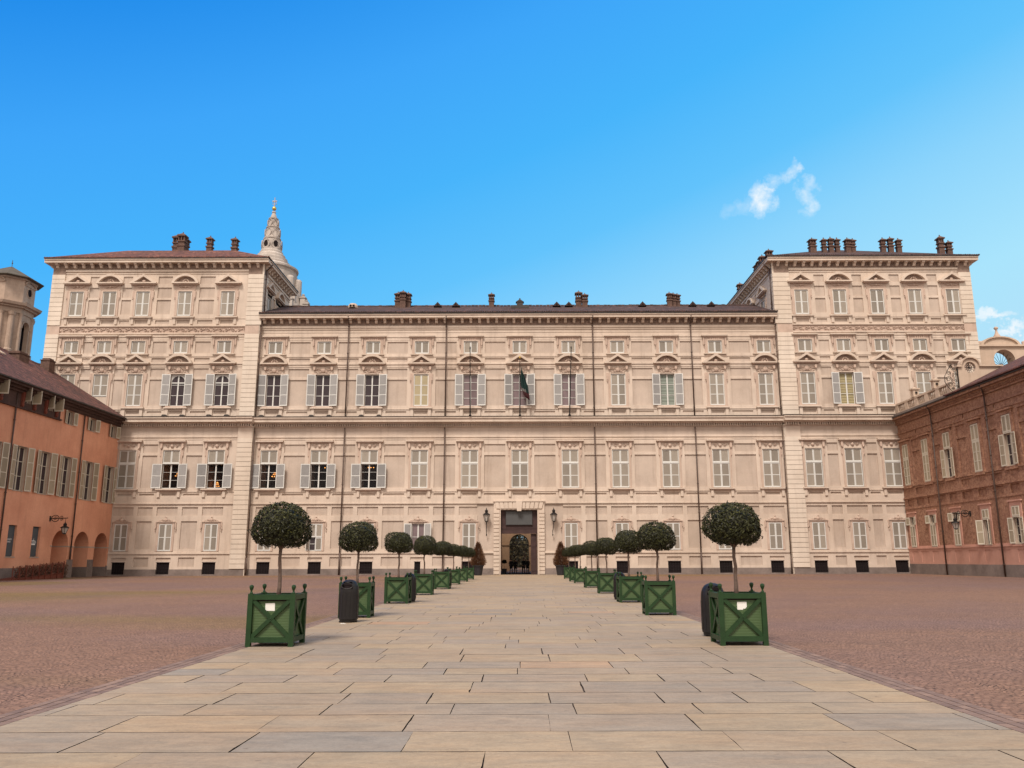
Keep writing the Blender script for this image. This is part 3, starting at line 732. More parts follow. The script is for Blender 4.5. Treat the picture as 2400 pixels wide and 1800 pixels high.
# small roof vents / dormers along the ridge
vb=MB(); vb.prism([(-.5,0),(.5,0),(0,.55)],-.5,.6,0); vb.prism([(-.16,.08),(.16,.08),(0,.3)],-.52,-.49,1); vme=vb.mesh('roof_vent',[M['tiles'],M['dark']])
for x in (-10.1,-7.85,4.6,6.1,15.2,21.4,23.7): link('roof_vent',vme,roofC,(x,5.9,32.25))
vb=MB(); vb.lathe([(.62,0),(.62,.25),(.42,.55),(0,.68)],0,0,12,0); vb.box(-.3,-.06,-.66,-.5,.06,.3,1); vb.box(.06,.3,-.66,-.5,.06,.3,1)
link('roof_vent',vb.mesh('roof_vent',[M['whiteplaster'],M['dark']]),roofC,(-20.5,5.3,31.95))
vb=MB(); vb.box(-1.1,1.1,-.4,.4,0,.35,0); vb.box(-.38,.38,-.35,.35,.35,.8,0); vb.prism([(-.5,.8),(.5,.8),(0,1.15)],-.4,.4,0); vb.box(-.08,.08,-.08,.08,1.1,1.35,0)
link('roof_vent',vb.mesh('roof_vent',[M['lead']]),roofC,(.05,4.6,31.6))

# windows of the palace
segs=lambda k:'seg' if k%2 else 'tri'
def chandelier(parent,x,y,z,r=.32):
    mb=MB(); mb.tube([(0,0,1.1),(0,0,-.25)],.02,5,0)
    for lev,(rr,n,dz) in enumerate(((r,9,0),(r*.6,6,.24),(r*.3,4,.42))):
        for k in range(n):
            a=2*pi*k/n; mb.tube([(0,0,dz-.1),(rr*.6*cos(a),rr*.6*sin(a),dz-.12),(rr*cos(a),rr*sin(a),dz)],.012,4,0)
            mb.ball((rr*cos(a),rr*sin(a),dz+.05),.033,.033,.05,1,6,4)
    return mb
for i,x in enumerate(CX):
    k=i-5
    window(P,'small',x,-.06)
    if ('tall',k) in opens: window(P,'tall',x,-.06,state='open',ped=segs(k),**opens[('tall',k)])
    else: window(P,'tall',x,-.06,ped=segs(k),louv='louvre_y' if k==-2 else 'louvre')
    window(P,'noble',x,-.06,state='open' if k in lit else 'closed',glass='clear')
    if k!=0:
        window(P,'ground',x,-.06,state={-4:'half',-2:'open'}.get(k,'closed'))
        cellar(P,x,-.06,.66 if k==-2 else 1.42)
for i,x in enumerate(LX):
    window(P,'top',x,PY_-.06,ped=segs(i)); window(P,'small',x,PY_-.06)
    window(P,'tall',x,PY_-.06,state='open' if i>2 else ('short' if i==1 else 'closed'),ped=segs(i),arched=True)
    if i>1:
        window(P,'noble',x,PY_-.06,state='open' if i>2 else 'closed',glass='clear'); window(P,'ground',x,PY_-.06); cellar(P,x,PY_-.06)
for i,x in enumerate(RX):
    window(P,'top',x,PY_-.06,ped=segs(i)); window(P,'small',x,PY_-.06)
    window(P,'tall',x,PY_-.06,state='open' if i==1 else 'closed',ped=segs(i),glass='blind_y')
    if i<3:
        window(P,'noble',x,PY_-.06); window(P,'ground',x,PY_-.06); cellar(P,x,PY_-.06)
# drainpipes
def pipe(parent,x,y,spans,r=.075):
    mb=MB()
    for z0,z1 in spans:
        mb.tube([(x,y,z0),(x,y,z1)],r,8,0)
        z=z0+1
        while z<z1: mb.tube([(x,y,z),(x,y,z+.07)],r*1.5,8,0); z+=3.2
    return mb
for x in (-19.72,-8.45,8.42,19.75): 
    mb=pipe(P,x,-.30,[(17.42,28.2),(2.4,16.2)]); mb.tube([(x,-.30,0.02),(x,-.30,2.4)],.095,8,0)
    mb.tube([(x,-.30,28.2),(x,-.5,28.6),(x,-.9,29.1)],.07,8,0); obj('drainpipe',mb,[M['pipe']],P,smooth=True)
for x,s in ((-29.78,-1),(29.48,1)):
    mb=pipe(P,x,-.50,[(17.42,29.0),(1.9,16.2)],.06); mb.tube([(x,-.50,0.02),(x,-.50,1.9)],.085,8,0); obj('drainpipe',mb,[M['pipe']],P,smooth=True)
mb=pipe(P,-29.66,PY_+.30,[(29.6,34.9)]); mb.tube([(-29.66,PY_+.3,34.9),(-29.2,PY_+.2,35.3),(-28.9,PY_+.1,35.6)],.07,8,0); obj('drainpipe',mb,[M['pipe']],P,smooth=True)
mb=pipe(P,29.36,PY_+.30,[(29.6,34.9)]); mb.tube([(29.36,PY_+.3,34.9),(28.9,PY_+.2,35.3),(28.6,PY_+.1,35.6)],.07,8,0); obj('drainpipe',mb,[M['pipe']],P,smooth=True)
# lead caps standing on the main cornice under the open tall windows
for x in CX[:3]+LX[3:]:
  for s in (-1,1):
    mb=MB()
    mb.prism([(x+s*1.0-.32,17.40),(x+s*1.0+.32,17.40),(x+s*1.0+.17,17.62),(x+s*1.0-.17,17.62)],-.8 if x>-30 else PY_-.8,-.3 if x>-30 else PY_-.3,0)
    obj('lead_cap',mb,[M['lead']],P)

# gateway
G=link('gateway',None,P,(0,0,0))
mb=MB()
for q in range(-5,6):
    if q==0: continue
    x=-.1+q*.46; t=q*.035
    mb.prism([(x-.20,7.14),(x+.20,7.14),(x+.20+t,7.82),(x-.20+t,7.82)],-.27,-.16,0)
mb.prism([(-.34,6.86),(.14,6.86),(.26,7.98),(-.46,7.98)],-.42,0,0)
mb.box(-3.0,2.8,-.30,0,7.9,8.02,0)
obj('voussoirs',mb,[M['cream']],G)
mb=MB(); mb.box(-2.14,1.91,.35,.45,4.62,7.0,0); mb.box(-2.14,1.91,.28,.35,4.42,4.62,0); mb.box(-.16,-.06,.30,.35,4.62,5.35,0)
mb.box(-2.14,1.91,.32,.35,4.95,5.0,0); mb.box(-2.14,-2.05,.3,.45,0,4.42,0); mb.box(1.82,1.91,.3,.45,0,4.42,0)
obj('door_head',mb,[M['wood']],G)
mb=MB(); mb.box(-1.55,1.32,.16,.22,5.40,6.84,0); mb.box(-1.60,1.37,.19,.30,5.35,6.89,1)
obj('sign_panel',mb,[M['signgrey'],M['lead']],G)
mb=MB(); mb.box(1.18,1.80,.5,.58,0.02,4.4,0)
for z in (.4,1.7,3.0): mb.box(1.26,1.72,.47,.5,z,z+1.1,0)
obj('door_leaf',mb,[M['wood']],G)
# vaulted passage behind the gateway
mb=MB()
mb.box(-2.9,-2.6,1.42,16,0,5.8,0); mb.box(2.4,2.7,1.42,16,0,5.8,0); mb.box(-2.9,2.7,1.42,16,5.8,6.0,0)
for y in (4.5,8.5,12.5): mb.box(-2.6,-2.4,y,y+.6,0,5.8,0); mb.box(2.2,2.4,y,y+.6,0,5.8,0); mb.box(-2.4,2.2,y,y+.6,5.4,5.8,0)
obj('passage',mb,[M['yellowwall']],G)
CW=thing('courtyard_wall','ochre courtyard wall with an arched iron gate, seen through the palace gateway','wall',(0,128,0))
mb=MB(); n=14; cxx=-.15; rr=1.46; zs_=3.94
mb.box(-16,cxx-rr,0,.5,0,11,0); mb.box(cxx+rr,16,0,.5,0,11,0)
arc=[(cxx-rr*cos(pi*i/n),zs_+rr*sin(pi*i/n)) for i in range(n+1)]
for i in range(n): mb.prism([arc[i],arc[i+1],(arc[i+1][0],11),(arc[i][0],11)],0,.5,0)
mb.box(-16,cxx-rr,-.12,0,3.75,3.98,0); mb.box(cxx+rr,16,-.12,0,3.75,3.98,0)
for a_ in (-3.6,-2.9,1.75,2.6): mb.box(a_,a_+.18,-.08,0,.5,3.75,0)
mb.box(-16,16,-.2,.55,11,11.3,0)
obj('wall_face',mb,[M['yellowwall']],CW)
mb=MB()
for k in range(15):
    x=cxx-rr+.05+k*(2*rr-.1)/14; zt=zs_+math.sqrt(max(0,rr*rr-(x-cxx)**2))-.02
    mb.box(x-.018,x+.018,.2,.24,.02,zt,0)
mb.box(cxx-rr,cxx+rr,.18,.26,zs_-.1,zs_+.02,0); mb.box(cxx-rr,cxx+rr,.18,.26,1.2,1.27,0); mb.box(cxx-rr,cxx+rr,.18,.26,.1,.16,0)
for k in range(-2,3): scroll(mb,cxx+k*.5,zs_+.5,.18,1 if k%2 else -1,y=.22,m=0,t=.02)
mb.tube([(cxx-(rr-.05)*cos(pi*i/16),.22,zs_+(rr-.05)*sin(pi*i/16)) for i in range(17)],.06,5,0)
obj('iron_gate',mb,[M['iron']],CW)

# ------------------------------------------------------------------ LEFT WING (local x = world Y)
LW=thing('orange_wing','orange rendered side building with open shutters and three arches, left of the palace','building',(-44.9,0,0),pi/2)
Y0,Y1=46.0,92.45
OR,STN,BRN,DRK,LIM=range(5); LM=[M[k] for k in ('orange','stone','browncornice','dark','reveal')]
r=[(Y0,Y1,0,16.4,0,OR),(Y0,Y1,0,1.0,.05,STN),(Y0,80.2,15.0,15.12,.22,BRN),(Y0,80.0,15.12,16.4,.10,BRN)]
tallY=[51.5,55.4,59.3,63.1,67.0,70.85,74.68,78.48,82.23,86.62,91.12]
upY=[81.98,86.40,91.0]; mezY=[49.4,53.4,57.4,61.4,65.4,70.0-.6,74.47,78.2]
for y in tallY: r.append((y-.82,y+.82,7.75,11.75,-.5,DRK))
for y in upY: r.append((y-.56,y+.56,14.9,16.25,-.35,DRK))
for y in mezY: r.append((y-.6,y+.6,15.65,16.9,-.4,DRK))
for y in (74.68,78.4): r.append((y-.64,y+.64,2.0,4.74,-.32,DRK))
ARCH=[(81.2,84.1),(85.25,88.1),(89.35,92.1)]
for a,b in ARCH: r.append((a,b,.0,4.55,-2.2 if a<82 else -5.5,OR if a<82 else DRK))  # deep arches end in a dark back, painted for the shaded passage
r+=[(80.9,81.2,2.95,3.08,.05,LIM),(84.1,85.25,2.95,3.08,.05,LIM),(88.1,89.35,2.95,3.08,.05,LIM),(92.1,Y1,2.95,3.08,.05,LIM)]
obj('wall',relief(Y0,Y1,0,16.4,r),LM,LW)
mb=MB()
for a,b in ARCH:
    mb=MB(); c=(a+b)/2; rr=(b-a)/2; n=14; zz=4.55-rr
    arc=[(c-rr*cos(pi*i/n),zz+rr*sin(pi*i/n)) for i in range(n+1)]
    for i in range(n):
        mb.prism([arc[i],arc[i+1],(arc[i+1][0],4.56),(arc[i][0],4.56)],0.003,2.19,0)
    obj('arch',mb,[M['orange']],LW)

for a,b,h_ in ((84.12,85.23,1.75),(88.12,89.33,1.75),(92.10,92.46,1.1)):
    mb=MB(); mb.box(a+.02,b-.02,-.04,.6,0,h_,0); obj('stone_pier_base',mb,[M['stone']],LW)
def side_window(parent,y,z0,z1,w,lw,rows,kind='tall'):
    mb=MB(); hw=w/2
    mb.box(-hw,-hw+.025,.0,.34,z0,z1,0); mb.box(hw-.025,hw,.0,.34,z0,z1,0); mb.box(-hw+.025,hw-.025,0,.34,z1-.025,z1,0); mb.box(-hw+.025,hw-.025,-.05,.34,z0-.03,z0+.03,0)
    o=obj('window',mb,[M['reveal']],parent,(y,0,0))
    sash(o,round(w-.05,3),z0+.03,z1-.03,2,rows,y=.30,frame='wingtrim'); return o
for y in tallY:
    o=side_window(LW,y,7.75,11.75,1.64,.8,3); open_pair(o,1.64,7.78,11.74,3,y=-.06,a=9,lw=.82,frame='wingtrim',louv='louvre_w')
for y in upY:
    o=side_window(LW,y,14.9,16.25,1.12,.6,1); open_pair(o,1.12,14.92,16.22,1,y=-.06,a=14,lw=.58,frame='wingtrim',louv='louvre_w')
for y in mezY:
    o=side_window(LW,y,15.65,16.9,1.2,.8,1)
    leaf(o,.62,-.12,15.68,.86,1.24,1,ang=R(-84+random.uniform(-6,6)),frame='wingtrim',louv='louvre_w')
    leaf(o,-.62,-.12,15.68,.86,1.24,1,ang=R(-112+random.uniform(-6,6)),frame='wingtrim',louv='louvre_w')
for y in mezY:
    for s in (-1,1):
        mb=MB(); x=y+s*.95; mb.prismx([(-.12,16.5),(-.34,16.5),(-.30,15.7),(-.20,15.35),(-.12,15.0)],x-.16,x+.16,0)
        mb.ball((x,-.24,15.35),.14,.14,.2,0,8,5)
        obj('console_bracket',mb,[M['consolered']],LW)
mb=MB(); mb.box(Y0,Y1,-.25,0,16.40,16.62,0); mb.box(Y0,Y1,-.5,0,16.62,16.84,0); mb.box(Y0,Y1,-.85,0,16.84,17.05,0); mb.box(Y0,Y1,-1.05,-.8,17.05,17.16,1)
mb.box(80.2,Y1,-.14,0,16.28,16.40,0)
obj('eaves_cornice',mb,[M['browncornice'],M['lead']],LW)
mb=MB(); mb.add([(Y0,-1.0,17.1),(Y1,-1.0,17.1),(Y1,8.6,23.0),(Y0,8.6,23.0),(Y1,18.2,17.1),(Y0,18.2,17.1)],[(0,1,2,3),(3,2,4,5),(0,3,5),(1,4,2)],0)
eave_tiles(mb,Y0,Y1,-1.04,17.06,step=.24)
x=Y0
while x<Y1-.3: mb.prismx([(8.4,22.9),(8.6,23.13+random.random()*.07),(8.8,22.9)],x,x+.42,0); x+=.45
roofW=obj('roof',mb,[M['tiles_wing']],LW)
mb=MB(); mb.box(Y0,Y1,8.0,18.0,0,17,0); obj('rear_wall',mb,[M['orange']],LW)
mb=MB(); mb.box(-.55,.55,-.5,.5,-2.2,1.0,0); mb.box(-.62,.62,-.57,.57,1.0,1.1,0); mb.box(-.45,.45,-.4,.4,1.1,1.3,0); me=mb.mesh('chimney',[M['terracotta']])
link('chimney',me,roofW,(89.9,7.5,22.3)); c_=link('chimney',me,roofW,(84.7,7.6,21.75)); c_.scale=(1.6,1.2,1)
mb=MB(); mb.add([(-.5,-.7,0),(.5,-.7,0),(.5,.7,.9),(-.5,.7,.9)],[(0,1,2,3)],0)
sk=mb.mesh('skylight',[M['paper']])
for y in (73.6,79.5): 
    s=MB(); s.prismx([(-.35,0),(.35,.42),(.35,.52),(-.35,.10)],-.3,.3,0); obj('skylight',s,[M['whiteplaster']],roofW,(y,6.2,21.55))
for y in (72.75,84.48):
    mb=pipe(LW,y,-.14,[(3.0 if y>80 else .02,16.3)],.07)
    if y>80: mb.tube([(y,-.14,3.0),(y,-.14,1.75)],.09,8,0)
    obj('drainpipe',mb,[M['pipe']],LW,smooth=True)
# banners in two blind windows
mb=MB(); mb.box(-.62,.62,.20,.24,2.03,4.72,0); mb.box(-.72,.72,-.05,.2,1.9,2.0,1)
bn=mb.mesh('banner',[M['banner'],M['reveal']])
b1=link('banner',bn,LW,(74.68,0,0)); b2=link('banner',bn,LW,(78.4,0,0))
def text(s,size,loc,parent,mt,rot=(pi/2,0,0)):
    cu=bpy.data.curves.new('lettering','FONT'); cu.body=s; cu.size=size; cu.extrude=.004; cu.align_x='CENTER'
    tmp=bpy.data.objects.new('t',cu); C.objects.link(tmp); bpy.context.view_layer.update()
    me=bpy.data.meshes.new_from_object(tmp.evaluated_get(bpy.context.evaluated_depsgraph_get())); C.objects.unlink(tmp); bpy.data.objects.remove(tmp)
    me.materials.clear(); me.materials.append(mt); o=link('lettering',me,parent,loc); o.rotation_euler=rot; return o
text('PALAZZO',.19,(-.1,.192,3.44),b1,M['lettering']); text('REALE',.21,(-.1,.192,3.22),b1,M['lettering'])
mb=MB()
mb.prism([(-.26,3.06),(.26,3.06),(.30,3.18),(-.30,3.18)],.18,.199,0)
for q in range(-2,3):
    x=q*.13; mb.tube([(x*1.05,.19,3.18),(x*1.5,.19,3.30),(x*1.2,.19,3.42),(x*.4,.19,3.46)],.02,5,0); mb.ball((x*1.35,.19,3.3),.035,.01,.035,0,6,4)
mb.ball((0,.19,3.5),.045,.01,.045,0,6,4); mb.box(-.012,.012,.185,.195,3.52,3.66,0); mb.box(-.04,.04,.185,.195,3.58,3.60,0)
obj('crown_emblem',mb,[M['lettering']],b2)

# ------------------------------------------------------------------ RIGHT WING (local x = -world Y)
RW=thing('brick_wing','red brick side building with pink plastered base and roof balustrade, right of the palace','building',(42.4,0,0),-pi/2)
BR,PK,STN2,DR2=range(4); RMt=[M[k] for k in ('brick','brickpink','stone','dark')]
X0,X1=-92.45,-46.0
r=[(X0,X1,0,16.2,0,BR),(X0,X1,0,1.05,.10,STN2),(X0,X1,1.05,2.6,.06,PK),(X0,X1,2.6,2.74,.14,PK),(X0,X1,2.74,2.9,.06,PK),(X0,X1,6.85,6.95,.05,BR),(X0,X1,7.98,8.1,.12,BR),(X0,X1,9.22,9.34,.10,BR),
   (X0,X1,14.5,14.6,.08,BR),(X0,X1,15.15,15.3,.12,BR)]
nY=[90.95,86.5,81.97,76.7,71.55,66.5,61.4,56.3,51.2]; gY=[90.98,86.5,81.8,76.5,71.8,66.5,61.4,56.3,51.2]
for i in range(len(nY)-1):
    c=-(nY[i]+nY[i+1])/2
    for z0,z1 in ((9.6,12.9),(13.2,14.2),(8.3,9.0),(7.1,7.85),(1.25,2.35)):
        r.append((c-.85,c+.85,z0,z1,-.13 if z0>2 else .02,BR if z0>2 else PK))
for y in nY:
    r+=[(-y-.7,-y+.7,7.1,7.85,-.13,BR),(-y-.66,-y+.66,1.25,2.35,.02,PK),(-y-.98,-y+.98,9.34,14.2,.12,BR),(-y-.66,-y+.66,9.38,13.88,-.35,DR2)]
for y in gY: r+=[(-y-.86,-y+.86,2.9,6.38,.07,PK),(-y-.56,-y+.56,2.76,6.02,-.35,DR2)]
for y in (88.3,83.4,78.6,73.3,68,63): r.append((-y-.11,-y+.11,14.75,15.1,-.2,DR2))
obj('wall',relief(X0,X1,0,16.2,r),RMt,RW)
mb=MB()
mb.box(X0,X1,-.2,0,16.2,16.38,0); x=X0
while x<X1: mb.box(x,x+.14,-.34,0,16.38,16.58,0); x+=.28
mb.box(X0,X1,-.4,0,16.58,16.72,0); mb.box(X0,X1,-.72,0,16.72,16.94,0); mb.box(X0,X1,-.86,0,16.94,17.04,1)
obj('cornice',mb,[M['brick'],M['lead']],RW)
for y in nY:
    mb=MB(); mb.box(-y-1.15,-y+1.15,-.3,0,14.22,14.38,0); obj('window_hood',mb,[M['brick']],RW)
    mb=MB(); mb.box(-y-.9,-y+.9,-.16,0,9.1,9.28,0); obj('window_sill',mb,[M['brick']],RW)
for y in gY: mb=MB(); mb.box(-y-1.0,-y+1.0,-.16,0,6.38,6.5,0); obj('window_hood',mb,[M['brickpink']],RW)
def wingwin(y,w,z0,zt,z1,upper,lower,lw):
    mb=MB(); hw=w/2
    mb.box(-hw,-hw+.025,.0,.3,z0,z1,0); mb.box(hw-.025,hw,.0,.3,z0,z1,0); mb.box(-hw+.025,hw-.025,0,.3,z1-.025,z1,0); mb.box(-hw+.025,hw-.025,-.04,.3,zt-.05,zt+.05,1); mb.box(-hw+.025,hw-.025,-.04,.3,z0-.02,z0+.04,0)
    o=obj('window',mb,[M['reveal'],M['wingtrim']],RW,(-y,-.07,0)); kw=dict(frame='wingtrim',louv='louvre_w')
    wi=round(w-.06,3)
    if upper: closed_pair(o,wi,zt+.06,z1-.03,1,**kw)
    else: open_pair(o,wi,zt+.06,z1-.03,1,y=-.06,lw=lw,a=12,**kw); sash(o,wi,zt+.06,z1-.03,2,1,y=.25,frame='wingtrim')
    rows=2 if z0<5 else 3
    if lower=='c': closed_pair(o,wi,z0+.05,zt-.06,rows,**kw)
    elif lower=='h':
        open_pair(o,wi,z0+.05,zt-.06,rows,y=-.06,lw=.62,a=40,**kw); sash(o,wi,z0+.05,zt-.06,2,2,y=.25,frame='wingtrim')
    else: open_pair(o,wi,z0+.05,zt-.06,rows,y=-.06,lw=lw,a=8,**kw); sash(o,wi,z0+.05,zt-.06,2,3,y=.25,frame='wingtrim')
for i,y in enumerate(nY): wingwin(y,1.32,9.4,12.27,13.86,True,'o' if i in (2,4,7) else 'c',.68)
for i,y in enumerate(gY): wingwin(y,1.12,2.78,5.08,6.0,i>2,{3:'h',4:'o',6:'o'}.get(i,'c'),.62)
for y in (84.3,74.25,64.2,54.2):
    mb=pipe(RW,-y,-.22,[(.02,16.0)],.075); mb.tube([(-y,-.22,16.0),(-y+.35,-.5,16.5),(-y+.4,-.8,16.95)],.07,8,0); obj('drainpipe',mb,[M['pipe']],RW,smooth=True)
# roof from Y=80 to the front, flat terrace with balustrade behind
mb=MB(); a,b=-79.9,X1
mb.add([(a,-.95,17.15),(b,-.95,17.15),(b,9.0,21.95),(a,9.0,21.95),(a,19,17.15),(b,19,17.15)],[(0,1,2,3),(3,2,5,4),(0,3,4),(1,5,2)],0)
eave_tiles(mb,a,b,-1.0,17.1,step=.24)
obj('roof',mb,[M['tiles_wing']],RW)
mb=MB(); mb.box(X0,-79.9,-.7,12,17.05,17.3,0); mb.box(X0,X1,10,19,0,17.04,1); mb.box(-46.6,-46.0,.3,10,0,17.04,1); obj('terrace_slab',mb,[M['stone'],M['brick']],RW)
BAL=link('balustrade',None,RW,(0,.1,0))
mb=MB(); mb.box(X0+.3,-80.2,-.2,.2,17.3,17.62,0); obj('base_rail',mb,[M['whiteplaster']],BAL)
mb=MB(); mb.box(X0+.3,-80.2,-.22,.22,18.40,18.58,0); obj('top_rail',mb,[M['whiteplaster']],BAL)
for q in range(6): mb=MB(); x=X0+.5+q*2.3; mb.box(x-.35,x+.35,-.2,.2,17.62,18.4,0); obj('pedestal',mb,[M['whiteplaster']],BAL)
mb=MB(); mb.lathe([(.07,17.62),(.11,17.8),(.12,17.95),(.05,18.15),(.08,18.4)],0,0,8,0); bme=mb.mesh('baluster',[M['whiteplaster']],True)
for q in range(5):
    for k in range(4): link('baluster',bme,BAL,(X0+.5+q*2.3+.6+k*.37,0,0))
for y in (87.8,83.3):
    mb=MB(); mb.box(-y-.3,-y+.3,-.3,.3,18.58,19.35,0); mb.box(-y-.42,-y+.42,-.42,.42,19.35,19.5,0); mb.lathe([(.3,19.5),(.1,19.62),(0,19.66)],-y,0,10,0)
    mb.box(-y+.28,-y+.42,-.1,.1,18.9,19.1,1); obj('pier',mb,[M['whiteplaster'],M['iron']],BAL)

# terrace end wall with oculus, on the brick wing's roof (own thing), plane Y=80
TW=thing('terrace_end_wall','small pink plastered wall with a round barred window on top of the brick building','wall',(43.25,80.0,17.32))
def holed(mb,outer,c,r,y0,y1,m=0,n=24):
    """outer polygon (x,z) star-shaped around the hole"""
    import math as mm
    P_=[]
    def hit(a):
        dx,dz=mm.cos(a),mm.sin(a); best=1e9
        for i in range(len(outer)):
            (x1,z1),(x2,z2)=outer[i],outer[(i+1)%len(outer)]
            ex,ez=x2-x1,z2-z1; den=dx*ez-dz*ex
            if abs(den)<1e-9: continue
            t=((x1-c[0])*ez-(z1-c[1])*ex)/den; u=((x1-c[0])*dz-(z1-c[1])*dx)/den
            if t>0 and -1e-6<=u<=1+1e-6: best=min(best,t)
        return (c[0]+dx*best,c[1]+dz*best)
    ang=sorted({round(2*pi*k/n,6) for k in range(n)}|{round(mm.atan2(z-c[1],x-c[0])%(2*pi),6) for x,z in outer})
    for i,a in enumerate(ang):
        b=ang[(i+1)%len(ang)]
        q=[(c[0]+r*cos(a),c[1]+r*sin(a)),hit(a),hit(b),(c[0]+r*cos(b),c[1]+r*sin(b))]
        mb.prism(q,y0,y1,m)
mb=MB(); 
top=[(.45+.0,2.95)]
arcp=[(1.2-.85*cos(pi*i/10),2.95+.72*sin(pi*i/10)) for i in range(11)]
outer=[(0,0),(4.3,0),(4.3,2.75)]+[(2.9,2.8)]+arcp[::-1]+[(0,2.75)]
holed(mb,outer,(1.2,2.72),.56,0,.4)
obj('wall_face',mb,[M['whiteplaster']],TW)
mb=MB()
for i in range(10):
    a,b=arcp[i],arcp[i+1]; s=lambda p,k:(1.2+(p[0]-1.2)*k,2.95+(p[1]-2.95)*k)
    mb.prism([s(a,1.0),s(b,1.0),s(b,1.16),s(a,1.16)],-.18,.5,0)
mb.box(-.15,.32,-.18,.5,2.75,2.92,0); mb.box(2.05,4.4,-.18,.5,2.80,2.95,0)
obj('coping',mb,[M['whiteplaster']],TW)
mb=MB()
for k in range(6):
    a=pi*k/6; mb.tube([(1.2-.56*cos(a),.2,2.72-.56*sin(a)),(1.2+.56*cos(a),.2,2.72+.56*sin(a))],.02,4,0)
pts=[(1.2+.28*cos(2*pi*i/16),.2,2.72+.28*sin(2*pi*i/16)) for i in range(17)]; mb.tube(pts,.025,5,0)
obj('window_grille',mb,[M['iron']],TW)
SC=thing('wrought_iron_screen','scrolled wrought iron screen at the end of the stone balustrade','iron screen',(43.2,80.1,17.6))
mb=MB(); mb.box(-.05,.03,-.03,.03,-.3,2.75,0)
pts=[(-.0,0,2.7),(-.6,0,2.75),(-.95,0,2.2),(-1.3,0,1.6),(-1.35,0,1.0),(-1.05,0,.45),(-.7,0,.05),(-.02,0,.0)]; mb.tube(pts,.035,5,0)
rnd=random.Random(3)
for (x,z,r_,s) in ((-.35,.45,.28,1),(-.8,.75,.26,-1),(-.4,1.05,.3,-1),(-.95,1.3,.28,1),(-.35,1.65,.28,1),(-.85,1.85,.24,-1),(-.3,2.2,.25,-1),(-.6,2.5,.16,1),(-.15,.15,.15,1),(-.6,.3,.16,-1)):
    scroll(mb,x,z,r_,s,y=0,m=0,turn=1.6,t=.028)
obj('scrollwork',mb,[M['iron']],SC)
# gabled wall with a fanlight grille further back
GW=thing('gabled_wall','cream gabled wall with a round grille opening and ball finials, behind the brick roof','wall',(0,95,0))
mb=MB(); holed(mb,[(54.1,21),(63,21),(63,26.0),(54.1,26.0)],(56.95,24.4),1.25,0,1.6,0,28); mb.box(54.1,63,0,1.6,0,21,0)
arc=[(56.8-2.1*cos(pi*i/14),26.2+1.0*sin(pi*i/14)) for i in range(15)]
mb.prism(arc,.3,1.3,0)
obj('wall_face',mb,[M['whiteplaster']],GW)
mb=MB(); mb.box(53.85,63,-.25,1.85,26.0,26.22,0)
for i in range(14):
    a,b=arc[i],arc[i+1]; f=lambda p,k:(56.8+(p[0]-56.8)*k,26.2+(p[1]-26.2)*k)
    mb.prism([f(a,.98),f(b,.98),f(b,1.12),f(a,1.12)],.1,1.5,0)
obj('coping',mb,[M['whiteplaster']],GW)
mb=MB()
for k in range(16):
    a=2*pi*k/16; mb.tube([(56.95+.2*cos(a),.8,23.9+.2*sin(a)),(56.95+1.3*cos(a),.8,24.3+1.3*sin(a))],.025,4,0)
mb.tube([(56.95+.2*cos(2*pi*i/12),.8,23.9+.2*sin(2*pi*i/12)) for i in range(13)],.05,5,0)
obj('fan_grille',mb,[M['iron']],GW)
fin=[(.45,0),(.45,.15),(.25,.3),(.34,.55),(.30,.7),(0,.8)]
for x,z,k in ((54.7,26.2,.9),(60.0,26.2,.9),):
    mb=MB(); mb.lathe([(r_*k,z+q*k) for r_,q in fin],x,.8,10,0); obj('finial',mb,[M['pink']],GW,smooth=True)
mb=MB(); mb.lathe([(.5,27.15),(.38,27.5),(.2,27.8),(.12,28.1),(.1,28.25),(.24,28.4),(.24,28.55),(0,28.7)],56.85,.8,10,0); obj('finial',mb,[M['pink']],GW,smooth=True)

# wall lanterns
def lantern_mb(z,r=.34,h=1.0,cx=0,cy=0,m0=0,m1=1):
    mb=MB(); 
    mb.lathe([(r*.45,z),(r*.98,z+h*.68)],cx,cy,6,m1)
    for k in range(6):
        a=2*pi*k/6; mb.tube([(cx+r*.46*cos(a),cy+r*.46*sin(a),z),(cx+r*cos(a),cy+r*sin(a),z+h*.68)],.022,4,m0)
    mb.lathe([(r*1.15,z+h*.68),(r*1.1,z+h*.74),(r*.62,z+h*.88),(r*.42,z+h*.92),(r*.46,z+h*1.1),(r*.55,z+h*1.12),(r*.25,z+h*1.25),(r*.1,z+h*1.3),(r*.12,z+h*1.38),(0,z+h*1.5)],cx,cy,8,m0)
    mb.lathe([(0,z-h*.12),(r*.3,z-h*.05),(r*.55,z),(r*.5,z+.04)],cx,cy,8,m0)
    return mb
for x,dx,w in ((-3.69,0,'left'),(3.70,-.12,'right')):
    o=thing('wall_lantern','tall grey wall lantern on a long stem, %s of the gateway'%w,'lantern',(x,92.45,4.25),group='lanterns flanking the gateway')
    obj('lantern_head',lantern_mb(1.48,.36,1.02,0,-.1),[M['iron'],M['lantern']],o)
    mb=MB(); mb.tube([(dx,.2,.02),(dx*1.1,-.05,.4),(dx*.3,-.1,1.0),(0,-.1,1.5)],[.03,.045,.04,.05],6,0); mb.tube([(0,-.1,1.36),(0,.45,1.30)],.03,5,0); mb.ball((dx,.2,.02),.07,.07,.12,0,6,4); mb.tube([(dx,.2,.05),(dx,.45,.05)],.03,5,0)
    obj('stem',mb,[M['iron']],o)
